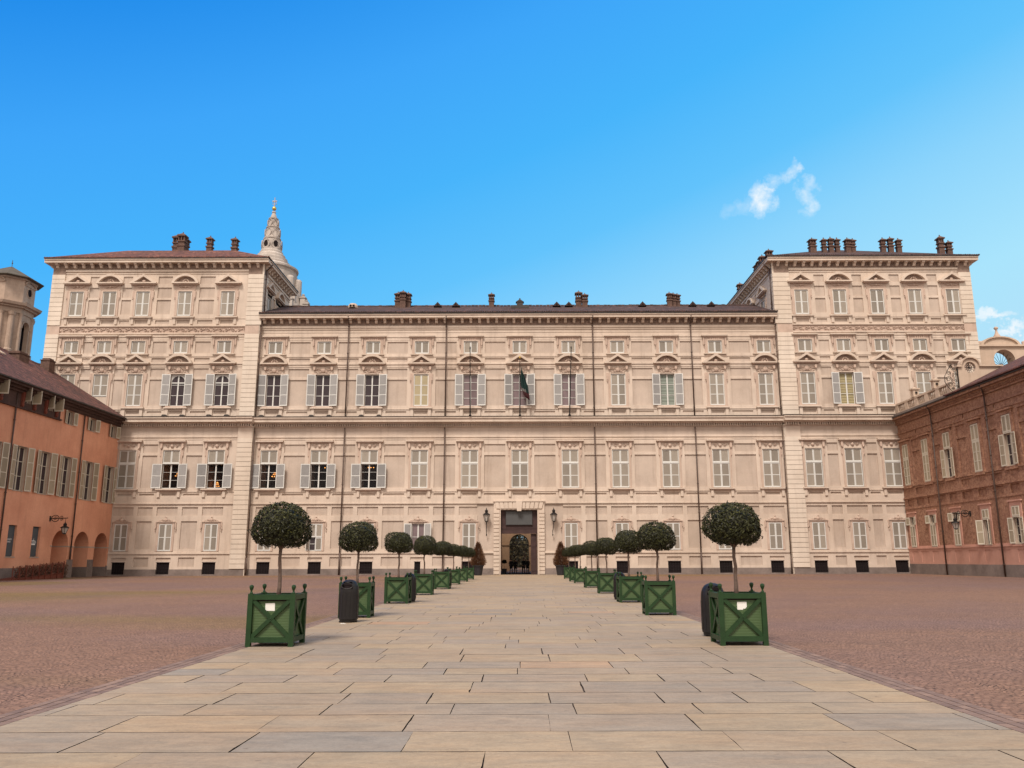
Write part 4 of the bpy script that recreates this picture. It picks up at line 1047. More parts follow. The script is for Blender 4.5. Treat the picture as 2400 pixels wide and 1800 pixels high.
def bracket_lamp(label,loc,sgn):
    o=thing('bracket_lamp',label,'lantern',loc,group='scrolled bracket lanterns on the side buildings')
    mb=MB(); mb.tube([(0,0,0),(sgn*1.7,0,.06)],.045,6,0); mb.box(-.04,.04,-.12,.12,-.25,.25,0)
    mb.tube([(sgn*(.5+.36*cos(2*pi*i/16)),0,.03+.3*sin(2*pi*i/16)) for i in range(17)],.035,5,0)
    scroll(mb,sgn*.5,.04,.2,sgn,y=0,m=0,t=.025); scroll(mb,sgn*1.1,.12,.16,-sgn,y=0,m=0,t=.025); scroll(mb,sgn*1.1,-.08,.14,sgn,y=0,m=0,t=.025)
    mb.tube([(sgn*1.5,0,.05),(sgn*1.5,0,-.3)],.02,5,0)
    obj('bracket',mb,[M['iron']],o)
    obj('lantern_head',lantern_mb(-1.40,.36,.78,sgn*1.5,0),[M['iron'],M['lantern']],o)
bracket_lamp('black scrolled bracket lantern hanging over the arches of the orange wall',(-44.9,80.4,5.56),1)
bracket_lamp('black scrolled bracket lantern on the brick wall',(42.4,79.2,5.72),-1)

# ------------------------------------------------------------------ flagpoles and flag
def pole(x,xt,z1,label,star=False):
    o=thing('flagpole',label,'flagpole',(x,91.95,17.40),group='flagpoles on the palace cornice')
    h=z1-17.4
    mb=MB(); mb.tube([(0,0,.0),(xt-x,0,h)],[.075,.045],8,0); mb.box(-.14,.14,-.14,.14,0,.12,0); obj('pole',mb,[M['iron']],o,smooth=False)
    mb=MB(); 
    if star: mb.ball((xt-x,0,h+.12),.13,.13,.16,0,8,6)
    else: mb.lathe([(.05,h),(.09,h+.12),(0,h+.4)],xt-x,0,8,0)
    obj('finial',mb,[M['gold' if star else 'iron']],o); return o
pole(-5.56,-5.64,25.1,'bare dark flagpole on the cornice, left of the one with a flag')
pole(.02,.03,24.0,'dark flagpole with a gilded tip carrying the drooping flag',True)
pole(5.59,5.88,25.1,'bare slightly leaning dark flagpole, right of the one with a flag')
mb=MB(); n=14
rowsz=[23.0,22.5,22.0,21.4,20.9,20.55,20.2,19.75,19.45]
wid=[.06,.22,.45,.62,.80,.82,.80,.78,.62]; lef=[.06,.04,.0,-.02,.02,.1,.22,.36,.6]
vs=[]
for k,z in enumerate(rowsz):
    for i in range(n+1):
        u=i/n; x=.08+lef[k]+(wid[k]-lef[k]*.4)*u
        vs.append((x,-.08+.10*sin(u*16+k*.35)*min(1,k*.4),z-(.35*u if k>4 else .15*u)))
fs=[];ms=[]
for k in range(len(rowsz)-1):
    for i in range(n): fs.append((k*(n+1)+i,k*(n+1)+i+1,(k+1)*(n+1)+i+1,(k+1)*(n+1)+i)); ms.append(0 if k<5 else (1 if k==5 and i<8 else (0 if k==5 else 2)))
mb.add(vs,fs,0); mb.m=ms
fl=obj('flag',mb,[M['flag_green'],M['flag_white'],M['flag_red']],None,(.03,91.85,0),smooth=True)
tag(fl,'dark green, white and red flag drooping from the middle flagpole','flag')
sm=fl.modifiers.new('thick','SOLIDIFY'); sm.thickness=.015

# chandeliers hanging inside the lit rooms
for x,y,z,r_,lab in ((-38.5,93.9,10.9,.34,'lit chandelier seen through the leftmost dark opened window'),(-34.1,94.0,9.75,.22,'small lit chandelier low in the second opened window from the left'),
      (-27.7,94.2,10.85,.36,'bright lit chandelier in the open window just right of the corner pier')):
    o=obj('chandelier',chandelier(None,0,0,0,r_),[M['gold'],M['glow']],None,(x,y,z)); tag(o,lab,'chandelier',group='lit chandeliers inside the palace')
for x,lab in ((-22.05,'tiny lit ceiling lamp high in the fourth opened window from the left'),(-16.9,'pair of lit lamps high in the fifth opened window from the left')):
    mb=MB()
    for d in ((0,) if x<-20 else (-.25,.05,.35)): mb.ball((d,0,0),.06,.06,.06,1,6,4); mb.tube([(d,0,.05),(d,0,.4)],.015,4,0)
    mb.box(-.4,.5,-.02,.02,.38,.42,0)
    o=obj('ceiling_lamp',mb,[M['gold'],M['glow']],None,(x,94.0,11.85)); tag(o,lab,'lamp')

# ------------------------------------------------------------------ bell tower and chapel behind
BT=thing('bell_tower','pale stone bell tower with round window and dark cap, behind the orange building','bell tower',(-81.33,126.52,0))
def octo(h,c): return [(-h+c,-h),(h-c,-h),(h,-h+c),(h,h-c),(h-c,h),(-h+c,h),(-h,h-c),(-h,-h+c)]
def octprism(mb,h,c,z0,z1,m=0,h2=None,c2=None):
    a=octo(h,c); b=octo(h2 or h,c2 if c2 is not None else c)
    mb.add([(x,y,z0) for x,y in a]+[(x,y,z1) for x,y in b],[(7,6,5,4,3,2,1,0),tuple(range(8,16))]+[(i,(i+1)%8,(i+1)%8+8,i+8) for i in range(8)],m)
mb=MB(); octprism(mb,3.6,1.95,0,32.6); 
octprism(mb,3.37,1.85,32.6,33.0)
# belfry stage with arched openings on the four main faces
h=3.37
for rot in range(4):
    sub=MB(); w=h-1.85; n=10; rr=.88
    arc=[(-rr*cos(pi*i/n),37.6+rr*sin(pi*i/n)) for i in range(n+1)]
    sub.box(-w,-rr,-h,-h+.7,33,40.4,0); sub.box(rr,w,-h,-h+.7,33,40.4,0)
    for i in range(n): sub.prism([arc[i],arc[i+1],(arc[i+1][0],40.4),(arc[i][0],40.4)],-h,-h+.7,0)
    for i in range(n): 
        f=lambda p,k:(p[0]*k,37.6+(p[1]-37.6)*k); sub.prism([f(arc[i],1.0),f(arc[i+1],1.0),f(arc[i+1],1.22),f(arc[i],1.22)],-h-.12,-h,0)
    sub.box(-w,-rr,-h-.1,-h,37.35,37.6,0); sub.box(rr,w,-h-.1,-h,37.35,37.6,0)
    sub.add([(-w,-h,33),(-h,-h+1.85,33),(-h,-h+1.85,40.4),(-w,-h,40.4),(-w+.4,-h+.7,33),(-h+.7,-w+.4,33),(-h+.7,-w+.4,40.4),(-w+.4,-h+.7,40.4)],[(0,3,2,1)],0); b_=len(sub.v); sub.v+=sub.v[-4:]; sub.f.append((b_,b_+1,b_+2,b_+3)); sub.m.append(1)  # inner chamfer face coloured near-black for the shade inside the belfry
    sub.lathe([(.62,33),(.62,33.5),(.46,33.7),(.44,38.9),(.52,39.0),(.62,39.5)],-h+.80,-h+.80,12,0)
    sub.lathe([(.3,33.2),(.26,39),(.4,39.5)],-w-.0,-h-.02,8,0); sub.lathe([(.3,33.2),(.26,39),(.4,39.5)],w+.0,-h-.02,8,0)
    sub.xf(Matrix.Rotation(rot*pi/2,4,'Z')); b0=len(mb.v); mb.v+=sub.v; mb.f+=[tuple(i+b0 for i in f) for f in sub.f]; mb.m+=sub.m
octprism(mb,3.5,1.9,39.5,40.3); octprism(mb,3.9,2.1,40.3,40.6); octprism(mb,4.35,2.3,40.6,41.0,0,4.5,2.4)
octprism(mb,3.37,1.85,41.0,45.2); octprism(mb,3.6,1.95,44.9,45.25)
for rot in range(4):
    sub=MB(); sub.tube([(.62*cos(2*pi*i/20),-3.39,43.3+.72*sin(2*pi*i/20)) for i in range(21)],.11,5,0)
    sub.add([(.58*cos(2*pi*i/20),-3.385,43.3+.68*sin(2*pi*i/20)) for i in range(20)],[tuple(range(19,-1,-1))],1)
    sub.tube([(-1.45*cos(pi*i/10),-3.5,44.3+.7*sin(pi*i/10)) for i in range(11)],.14,5,0)
    sub.box(-1.5,1.5,-3.5,-3.37,44.2,44.4,0); sub.box(-.55,.55,-3.47,-3.37,41.6,41.75,0)
    sub.xf(Matrix.Rotation(rot*pi/2,4,'Z')); b0=len(mb.v); mb.v+=sub.v; mb.f+=[tuple(i+b0 for i in f) for f in sub.f]; mb.m+=sub.m
obj('shaft',mb,[M['dkstone'],M['dark']],BT)
mb=MB(); octprism(mb,4.3,2.2,45.2,45.3,0); octprism(mb,4.3,2.2,45.3,47.7,0,.3,.15); mb.tube([(0,0,47.7),(0,0,48.9)],.05,5,0); mb.ball((0,0,48.4),.12,m=0)
obj('roof',mb,[M['copper']],BT)
mb=MB(); mb.lathe([(.75,34.8),(.68,35.0),(.5,35.6),(.42,36.2),(.2,36.5),(0,36.55)],0,0,14,0); mb.tube([(-2.7,0,36.6),(2.7,0,36.6)],.1,6,0)
obj('bell',mb,[M['copper']],BT,smooth=True)

CH=thing('domed_chapel','pale domed chapel with a tapering stepped spire and gilded ball, behind the left pavilion','chapel',(-40.0,127,0))
S2=127/125
mb=MB(); prof=[(7.6,0),(7.6,38.6),(6.6,39.0),(6.4,40.6),(5.5,41),(5.2,42.8),(4.7,43.4),(4.5,44.0),(4.3,44.2),(4.25,46.3),(4.05,46.4),(4.1,46.8),(4.4,47.0),(4.4,47.3),(3.4,47.8),(3.0,48.0),(3.0,48.3),(2.65,48.5),(2.6,49.0),(2.25,49.2),(2.2,49.6),(1.85,49.9),(1.82,50.2),(1.62,50.4)]
mb.lathe(prof,0,0,24,0); obj('drum',mb,[M['domestone']],CH)
mb=MB()
def stage(mb,z0,z1,r0,r1,n,win=True):
    mb.lathe([(r0,z0),(r1,z1),(r1+.12,z1),(r1+.14,z1+.14),(r1-.05,z1+.16)],0,0,16,0)
    for k in range(n):
        a=2*pi*(k+.5)/n-pi/2+.15; c,s_=cos(a),sin(a); rr=(r0+r1)/2; h_=(z1-z0)
        # arched niche: projecting frame with a dark oval
        fr=[]; 
        t=Vector((-s_,c,0)); o_c=Vector((c*rr,s_*rr,0))
        w=.42*2*pi*r0/n
        pts=[o_c+t*(w*cos(b))+Vector((c*.05,s_*.05,z0+h_*.5+h_*.42*sin(b))) for b in [2*pi*i/12 for i in range(13)]]
        mb.tube([tuple(p) for p in pts],.07,4,0)
        if win:
            q=[o_c+t*(w*.5*cos(b))+Vector((c*.1,s_*.1,z0+h_*.5+h_*.27*sin(b))) for b in [2*pi*i/12 for i in range(12)]]
            mb.add([tuple(p) for p in q],[tuple(range(12))],1)
stage(mb,50.3,52.4,1.66,1.26,6); stage(mb,52.5,54.35,1.24,.95,6,False); stage(mb,54.45,55.9,.90,.66,6,False)
mb.lathe([(.62,55.9),(.45,56.5),(.24,57.0),(.34,57.15),(.30,57.3),(.1,57.4)],0,0,12,0)
obj('spire',mb,[M['domestone'],M['dark']],CH)
mb=MB(); mb.ball((0,0,57.85),.36,m=0,seg=12,rings=8); obj('gilded_ball',mb,[M['gold']],CH,smooth=True)
mb=MB(); mb.tube([(0,0,58.1),(0,0,59.8)],.07,5,0); mb.box(-.4,.4,-.05,.05,59.1,59.25,0); mb.tube([(.3*cos(2*pi*i/12),0,58.75+.3*sin(2*pi*i/12)) for i in range(13)],.05,4,0)
obj('cross',mb,[M['domestone']],CH)
tur=MB(); tur.box(-.38,.38,-.38,.38,-2.5,.2,0); tur.box(-.5,.5,-.5,.5,.2,.35,0); tur.lathe([(.36,.35),(.40,.5),(.18,.65),(.28,.8),(0,1.0)],0,0,8,0); tme=tur.mesh('turret',[M['domestone']])
tur=MB(); tur.lathe([(.62,-2),(.62,.3),(.5,.6),(0,.8)],0,0,10,0); tme2=tur.mesh('buttress_cap',[M['domestone']])
for k in range(14):
    a=2*pi*k/14+.1
    link('turret',tme,CH,(7.1*cos(a),7.1*sin(a),40.5))
    link('turret',tme,CH,(5.8*cos(a+.2),5.8*sin(a+.2),42.0))
for k in range(12):
    a=2*pi*k/12; link('buttress_cap',tme2,CH,(4.55*cos(a),4.55*sin(a),44.9))

# ------------------------------------------------------------------ ground and path
mb=MB(); mb.add([(-400,-60,0),(400,-60,0),(400,500,0),(-400,500,0)],[(0,1,2,3)],0)
tag(obj('cobbled_square',mb,[M['cobble']]),kind='structure')
PXL,PXR=-4.95,4.50
mb=MB(); mb.c=[]
SIDE=[1]
def slab(x0,x1,y0,y1,c,z=.022,m=0,j=.006):
    v=[(x0+random.uniform(-j,j),y0+random.uniform(-j,j)),(x1+random.uniform(-j,j),y0+random.uniform(-j,j)),(x1+random.uniform(-j,j),y1+random.uniform(-j,j)),(x0+random.uniform(-j,j),y1+random.uniform(-j,j))]
    if m==0 and y0<24 and x1-x0>.5:      # worn, slightly wavy and chipped edges
        P_=[]
        for (ax,ay),(bx,by) in zip(v,v[1:]+v[:1]):
            n_=max(2,int(math.hypot(bx-ax,by-ay)/.14)); 
            for i in range(n_):
                t=i/n_; k=random.gauss(0,.0025)+(.009 if random.random()<.03 else 0); cx_,cy_=(x0+x1)/2,(y0+y1)/2
                px,py=ax+(bx-ax)*t,ay+(by-ay)*t; dx,dy=-(by-ay),(bx-ax); L_=math.hypot(dx,dy)
                P_.append((px+dx/L_*abs(k),py+dy/L_*abs(k)))
        n_=len(P_)
        mb.add([(a,b,.001) for a,b in P_]+[(a,b,z) for a,b in P_],[tuple(range(n_,2*n_))],m); mb.add([(a,b,.001) for a,b in P_]+[(a,b,z-.002) for a,b in P_],[(i,(i+1)%n_,(i+1)%n_+n_,i+n_) for i in range(n_)],1); mb.c+=[c]*(n_+1); return
    mb.add([(a,b,.001) for a,b in v]+[(a,b,z) for a,b in v],[(4,5,6,7),(0,1,5,4),(1,2,6,5),(2,3,7,6),(3,0,4,7)],m); mb.c+=[c]*5
    if m==0 and len(SIDE): mb.m[-4:]=[1]*4
mb.add([(PXL,-6,.004),(PXR,-6,.004),(PXR,92.7,.004),(PXL,92.7,.004)],[(0,1,2,3)],1); mb.c+=[.1]
ys=[6.52-k*.76 for k in range(16,0,-1)]+[6.52,7.27,8.09,8.94,9.60,10.36,11.25,11.97,12.63,13.41,14.42,15.41,16.27]; 
while ys[-1]<91.9: ys.append(ys[-1]+random.uniform(.72,.92))
ys[-1]=92.55; rnd=random.Random(11)
for k in range(len(ys)-1):
    y0,y1=ys[k],ys[k+1]; L=rnd.uniform(1.32,1.5); g=rnd.uniform(.008,.02)
    off={7.27:1.24+.0,6.52:-.3+.0}.get(round(y0,2))
    x=(-4.95-rnd.random()*L)
    if round(y0,2)==7.27: L=1.405; x=-.98-L*3
    if round(y0,2)==6.52: L=1.395; x=-.29-L*4
    base=rnd.random()
    while x<PXR:
        e_=x+L*rnd.uniform(.93,1.07)*(1 if rnd.random()>.1 else .7)
        if round(y0,2) in (7.27,6.52): e_=x+L
        a,b=max(x,PXL),min(e_,PXR)
        if b-a>.08:
            gx=g*rnd.uniform(.3,.8); gy=.005+g*rnd.uniform(.1,.8)
            c=min(1,max(0,rnd.gauss(.50,.18)))
            slab(a+gx/2,b-gx/2,y0+gy/2,y1-gy/2,c)
        x=e_
tag(obj('path',mb,[M['slab'],M['joint']]),kind='structure')
mb=MB(); mb.c=[]; SIDE.clear()
for side in (-1,1):
    for q in range(3):
        xa=(PXL-.02-(q+1)*.125) if side<0 else (PXR+.02+q*.125)
        y=-4+random.random()*.1
        while y<92:
            l=random.uniform(.13,.2) if y<40 else .8
            slab(xa+.008,xa+.117,y+.006,y+l-.006,random.random(),z=.014,j=.004); y+=l
tag(obj('edging_setts',mb,[M['sett']]),kind='structure')
mb=MB(); mb.box(-2.6,2.4,93.9,109,.003,.012,0); mb.box(-2.14,1.91,92.72,93.9,.003,.012,0); tag(obj('passage_floor',mb,[M['joint']]),kind='structure')
mb=MB(); mb.box(-16,16,109.1,150,.003,.012,0); tag(obj('courtyard_paving',mb,[M['cobble']]),kind='structure')

# ------------------------------------------------------------------ planters, trees, bins
def finial_prof(z): return [(.028,z),(.030,z+.015),(.018,z+.03),(.018,z+.055),(.034,z+.085),(.042,z+.115),(.038,z+.14),(.02,z+.155),(0,z+.16)]
def make_planter():
    o=link('planter_box',None)
    w=.43; H=.93
    mb=MB(); mb.box(-w+.06,w-.06,-w+.06,w-.06,.12,.80,0); me=mb.mesh('board_panels',[M['boards']]); link('board_panels',me,o)
    for z0,z1 in ((H-.10,H-.005),(.075,.165)):
        sub=MB(); sub.box(-w+.085,w-.085,-w,-w+.06,z0,z1,0); rme=sub.mesh('rail',[M['green']])
        for a in range(4): link('rail',rme,o,(0,0,0),a*pi/2)
    br=MB(); t=.036; x=w-.085; z0,z1=.165,H-.10
    for s,yo in ((1,0),(-1,.004)):
        dx,dz=2*x,z1-z0; L=math.hypot(dx,dz); nx_,nz_=-dz/L*t*s,dx/L*t
        br.prism([(-s*x+nx_,z0+nz_+.0),(-s*x-nx_,z0-nz_),(s*x-nx_,z1-nz_),(s*x+nx_,z1+nz_)],-w+.012+yo,-w+.05,0)
    br.ball((0,-w+.012,(z0+z1)/2),.014,m=0,seg=6,rings=4)
    bme=br.mesh('cross_brace',[M['green']])
    pb=MB(); pb.box(-.045,.045,-.045,.045,0,H+.01,0); pb.lathe(finial_prof(H+.01),0,0,10,0); pme=pb.mesh('post',[M['green']])
    for a in range(4):
        link('cross_brace',bme,o,(0,0,0),a*pi/2)
        c=Vector((w-.04,w-.04,0)); c.rotate(Matrix.Rotation(a*pi/2,3,'Z')); link('post',pme,o,tuple(c))
    sm=MB(); sm.box(-w+.065,w-.065,-w+.065,w-.065,.801,.86,0)
    for _ in range(40): sm.ball((random.uniform(-.33,.33),random.uniform(-.33,.33),.86),random.uniform(.015,.04),m=0,seg=5,rings=3)
    link('soil',sm.mesh('soil',[M['soil']]),o)
    return o
def copy_tree(o,loc,rz,label):
    c=o.copy(); C.objects.link(c); c.location=loc; c.rotation_euler=(0,0,rz); c['label']=label
    for ch in list(o.children):
        d=ch.copy(); C.objects.link(d); d.parent=c
    return c
def crown_mesh(seed,n=5200):
    rn=random.Random(seed); mb=MB(); mb.c=[]
    bumps=[(Vector((rn.gauss(0,1),rn.gauss(0,1),rn.gauss(0,1))).normalized(),rn.uniform(-.08,.08)) for _ in range(18)]
    def rad(d):
        r=1.0
        for b,a in bumps: r+=a*max(0,d.dot(b))**6
        return r
    RX_,ZU,ZD=.545,.47,.36
    for i in range(n):
        d=Vector((rn.gauss(0,1),rn.gauss(0,1),rn.gauss(0,1))).normalized()
        k=rn.uniform(.80,1.0)**.6*rad(d)
        if rn.random()<.06: k*=rn.uniform(1.03,1.11)
        z=d.z*(ZU if d.z>0 else ZD)
        if d.z<0: z=max(z,-.31+rn.uniform(-.06,.03)); 
        fx=1.0 if d.z>0 else 1.0+.10*min(1,-d.z*2)*(1-abs(d.z))
        hxy=math.hypot(d.x,d.y); 
        if d.z<0: sx=hxy**.55/max(hxy,1e-4)
        else: sx=hxy**.88/max(hxy,1e-4)
        p=Vector((d.x*sx*RX_*k*fx,d.y*sx*RX_*k*fx,z*k))
        nrm=(Vector((d.x,d.y,d.z*1.1))+Vector((rn.gauss(0,.5),rn.gauss(0,.5),rn.gauss(0,.5)))).normalized()
        t=nrm.cross(Vector((rn.gauss(0,1),rn.gauss(0,1),rn.gauss(0,1)))).normalized(); s=nrm.cross(t)
        l=rn.uniform(.045,.085); w=l*.36; lift=nrm*rn.uniform(.0,.02)
        mb.add([p-t*l*.5,p+s*w*.5+lift,p+t*l*.55,p-s*w*.5+lift],[(0,1,2,3)],0)
        up=.22*max(0,d.z)  # top light painted in: upper leaves get a lighter tint
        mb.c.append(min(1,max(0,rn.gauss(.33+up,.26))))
    n0=len(mb.f)
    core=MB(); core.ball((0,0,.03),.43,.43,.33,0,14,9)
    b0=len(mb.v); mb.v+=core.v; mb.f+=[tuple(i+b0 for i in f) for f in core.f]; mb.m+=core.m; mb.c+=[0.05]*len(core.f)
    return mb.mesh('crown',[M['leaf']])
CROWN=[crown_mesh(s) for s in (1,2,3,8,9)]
def trunk_mesh(seed):
    rn=random.Random(seed); mb=MB(); pts=[(0,0,0)]+[(rn.uniform(-.018,.018),rn.uniform(-.018,.018),.18*k) for k in range(1,5)]+[(0,0,.95)]
    mb.tube(pts,[.046,.038,.034,.032,.030,.034],9,0)
    for k in range(5):
        a=2*pi*k/5; mb.tube([(0,0,.88),(.16*cos(a),.16*sin(a),1.1),(.3*cos(a),.3*sin(a),1.25)],[.022,.015,.006],5,0)
    return mb.mesh('trunk',[M['bark']],True)
TRUNK=[trunk_mesh(s) for s in (4,5,6)]
ORD=['nearest','second','third','fourth','fifth','sixth','seventh','farthest']
proto=None
LP=[(-4.57+.03*k,15.75+7.72*k+.43,(.02,.20,-.03,.05,.0,.05,.0,.03)[k]) for k in range(8)]
LP=[(-4.57,16.2),(-4.56,23.95),(-4.5,31.55),(-4.42,39.2),(-4.30,47.1),(-4.38,56.0),(-4.3,62.9),(-4.22,69.8)]
RP=[(4.07,16.15),(3.97,24.65),(4.06,31.85),(4.08,40.3),(4.08,48.6),(4.1,58.2),(4.05,62.8),(4.1,71.6)]
rots=[.015,.04,-.02,.03,-.02,.02,.0,.03]
for side,PP in (('left',LP),('right',RP)):
    for k,(x,y) in enumerate(PP):
        extra={('left',0):', with a white notice',('right',0):', with a torn white notice'}.get((side,k),'')
        lab='green X-braced planter box, %s in the %s row%s'%(ORD[k],side,extra)
        rz=rots[k]*(1 if side=='left' else -1)+(-.02 if (side,k)==('left',0) else 0)
        if proto is None: 
            proto=make_planter(); box=proto; box.location=(x,y,.022); box.rotation_euler=(0,0,rz); box['label']=lab; box['category']='planter'; box['group']='green planter boxes lining the path'
        else: box=copy_tree(proto,(x,y,.022),rz,lab)
        t=thing('topiary_tree','round clipped laurel tree in the %s planter of the %s row'%(ORD[k],side),'tree',(x,y,.88),random.uniform(0,6),group='clipped standard trees lining the path')
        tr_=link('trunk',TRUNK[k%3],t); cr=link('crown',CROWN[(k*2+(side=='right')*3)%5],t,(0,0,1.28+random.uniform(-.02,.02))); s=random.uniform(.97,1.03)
        cr.scale=(s*random.uniform(.96,1.02),s*.99,s*random.uniform(.93,1.05)); cr.rotation_euler=(random.uniform(-.06,.06),random.uniform(-.06,.06),random.uniform(0,6)); cr.location.x=random.uniform(-.02,.02)
        NB=box
        if k==0: first=(box if side=='left' else first) ; 
        if k==0 and side=='right': firstR=box
def notice(parent,torn,w=.175,h=.14,x=0,z=.68,y=-.4):
    mb=MB(); y=-.374
    if torn: poly=[(x-w/2,z-h/2),(x+w*.1,z-h/2),(x+w*.12,z-h/2+.02),(x+w*.3,z-h/2+.015),(x+w/2,z-h/2+.05),(x+w/2,z+h/2),(x-w/2,z+h/2)]
    else: poly=[(x-w/2,z-h/2+.004),(x+w/2,z-h/2),(x+w/2-.004,z+h/2),(x-w/2-.004,z+h/2-.003)]
    mb.prism(poly,-.376,-.373,0); 
    return obj('notice',mb,[M['paper']],parent)
notice(first,False,x=-.03,z=.70); notice(firstR,True,x=.0,z=.70)
def make_bin():
    o=link('litter_bin',None)
    r=.245; mb=MB()
    prof=[(r*.90,.0),(r*.92,.05),(r,.06),(r,.70),(r,.74)]; seg=28
    dome=[(r,.74),(r*.985,.80),(r*.93,.87),(r*.83,.93),(r*.68,.98),(r*.48,1.012),(r*.25,1.03),(0,1.035)]
    mb.lathe(prof,0,0,seg,0)
    vs=[];fs=[]
    for rr,z in dome:
        for k in range(seg): a=2*pi*k/seg; vs.append((rr*cos(a),rr*sin(a),z))
    for i in range(len(dome)-1):
        for k in range(seg):
            k2=(k+1)%seg; a=(2*pi*(k+.5)/seg-1.5*pi+pi)%(2*pi)-pi   # 0 at front (-y)
            if abs(a)<.62 and 1<=i<=3: continue
            fs.append((i*seg+k,i*seg+k2,(i+1)*seg+k2,(i+1)*seg+k))
    mb.add(vs,fs,0)
    for k in range(4):
        a=2*pi*k/4+.4; mb.box(cos(a)*r*.7-.05,cos(a)*r*.7+.05,sin(a)*r*.7-.05,sin(a)*r*.7+.05,-.022,.01,0)
    for k in range(14):
        a=2*pi*(k+.5)/14; mb.tube([(r*1.0*cos(a),r*1.0*sin(a),.1),(r*1.0*cos(a),r*1.0*sin(a),.68)],.007,4,0)
    link('body',mb.mesh('body',[M['bin']],False),o)
    rim=MB(); pts=[]
    for i in range(21):
        b=2*pi*i/20; a=-pi/2+.66*cos(b); zz=.88+.075*sin(b); f=.935 if zz<.87 else .935-(zz-.87)*1.6
        pts.append((r*f*cos(a)*1.02,r*f*sin(a)*1.02,zz))
    rim.tube(pts,.014,6,0); link('rim',rim.mesh('rim',[M['bin']],True),o)
    ins=MB(); ins.lathe([(r*.9,.6),(r*.88,.74),(r*.84,.84),(r*.7,.93),(r*.4,.99),(0,1.0)],0,.03,20,0)
    link('liner',ins.mesh('liner',[M['dark']],True),o)
    return o
bins=[(-4.38,21.95,'black domed litter bin in front of the second left planter'),(-4.22,32.65,'black litter bin behind the third planter of the left row'),(-4.2,49.2,'small distant black litter bin behind the fifth planter of the left row'),
      (3.98,17.75,'black litter bin half hidden behind the nearest right planter'),(3.94,33.9,'black litter bin between the third and fourth right planters')]
pb_=None
for x,y,l in bins:
    if pb_ is None: pb_=make_bin(); pb_['category']='litter bin'; pb_['group']='litter bins along the path'; pb_['label']=l; pb_.location=(x,y,.044); pb_.rotation_euler=(0,0,-.12)
    else: copy_tree(pb_,(x,y,.044),random.uniform(-.3,.3),l)
mb=MB(); mb.prism([(-.07,0),(.06,.0),(.08,.008),(-.05,.012)],-.03,.03,0)
o=obj('litter',mb,[M['paper']],None,(-4.40,21.40,.024)); tag(o,'small white scrap of litter on the paving before the nearest left bin','litter')
# potted conifers by the gateway
def cone_mesh(seed):
    rn=random.Random(seed); mb=MB(); mb.c=[]
    for q in range(9): mb.tube([(0,0,1.0),(.5*cos(q*.7),.5*sin(q*.7),1.5)],[.03,.01],4,0); mb.c+=[.1]*6
    for i in range(6500):
        u=rn.random()**.6; z=1.0+2.4*(1-u); rr=(.05+.78*min(1,(u*1.12))**.85)*(1 if u<.9 else .85)*rn.uniform(.35,1.0)
        if rn.random()<.25: rr*=rn.uniform(.9,1.18)
        a=rn.uniform(0,2*pi); p=Vector((rr*cos(a),rr*sin(a),z)); out=Vector((cos(a),sin(a),.9+rn.gauss(0,.35))).normalized()
        s=out.cross(Vector((rn.gauss(0,1),rn.gauss(0,1),rn.gauss(0,1)))).normalized(); l=rn.uniform(.10,.24)
        mb.add([p-s*.02,p+out*l,p+s*.02],[(0,1,2)],0); mb.c.append(min(1,max(0,rn.gauss(.4,.3))))
    return mb.mesh('foliage',[M['conleaf']])
for i,(x,w) in enumerate(((-4.38,'left'),(4.22,'right'))):
    t=thing('potted_conifer','reddish brown bushy conifer in a black pot, %s of the palace gateway'%w,'potted tree',(x,88.5,.022 if w=='x' else .022),i*2,group='potted conifers beside the gateway')
    link('foliage',cone_mesh(20+i),t)
    mb=MB(); mb.lathe([(.36,0),(.40,.05),(.56,.92),(.64,.93),(.64,1.02),(.56,1.02),(.54,.95)],0,0,20,0); obj('pot',mb,[M['pot']],t,smooth=False)
    mb=MB(); mb.tube([(0,0,.8),(.02,0,1.5),(0,0,3.0)],[.05,.04,.01],7,0); obj('trunk',mb,[M['bark']],t)
# hall plant and garden
t=thing('small_topiary','small round clipped tree in a dark box inside the gateway','potted tree',(-1.88,100.3,.012))
cr=link('crown',CROWN[0],t,(0,0,1.36)); cr.scale=(.55,.55,.55); mb=MB(); mb.tube([(0,0,.55),(0,0,1.3)],.02,6,0); obj('trunk',mb,[M['bark']],t)
mb=MB(); mb.box(-.28,.28,-.28,.28,0,.55,0); mb.box(-.31,.31,-.31,.31,.50,.58,0); obj('box',mb,[M['pot']],t)
for i,(x,y,h_,r_) in enumerate(((-1.9,152,8.5,2.2),(3.8,158,9,2.6),(.8,172,9,3.0),(-5,166,9,3.2))):
    rn=random.Random(40+i); mb=MB(); mb.c=[]
    for q in range(1700):
        d=Vector((rn.gauss(0,1),rn.gauss(0,1),rn.gauss(0,1))).normalized()*(rn.random()**.4)
        p=Vector((d.x*r_,d.y*r_,h_*.55+d.z*h_*.42)); s=Vector((rn.gauss(0,1),rn.gauss(0,1),rn.gauss(0,1))).normalized(); u_=s.cross(Vector((rn.gauss(0,1),rn.gauss(0,1),rn.gauss(0,1)))).normalized(); l=rn.uniform(.15,.3)
        mb.add([p-s*l,p+u_*l*.6,p+s*l,p-u_*l*.6],[(0,1,2,3)],0); mb.c.append(rn.random())
    t=thing('garden_tree','olive green leafy garden tree seen through the %s'%['left half of the gateway arch','right half of the gateway arch','middle of the gateway arch, farthest','far left edge of the gateway arch'][i],'tree',(x,y,0),group='garden trees behind the gateway')
    obj('crown',mb,[M['gardenleaf']],t); mb=MB(); mb.tube([(0,0,0),(.1,0,h_*.3),(0,.1,h_*.7)],[.22,.17,.06],7,0); obj('trunk',mb,[M['bark']],t)

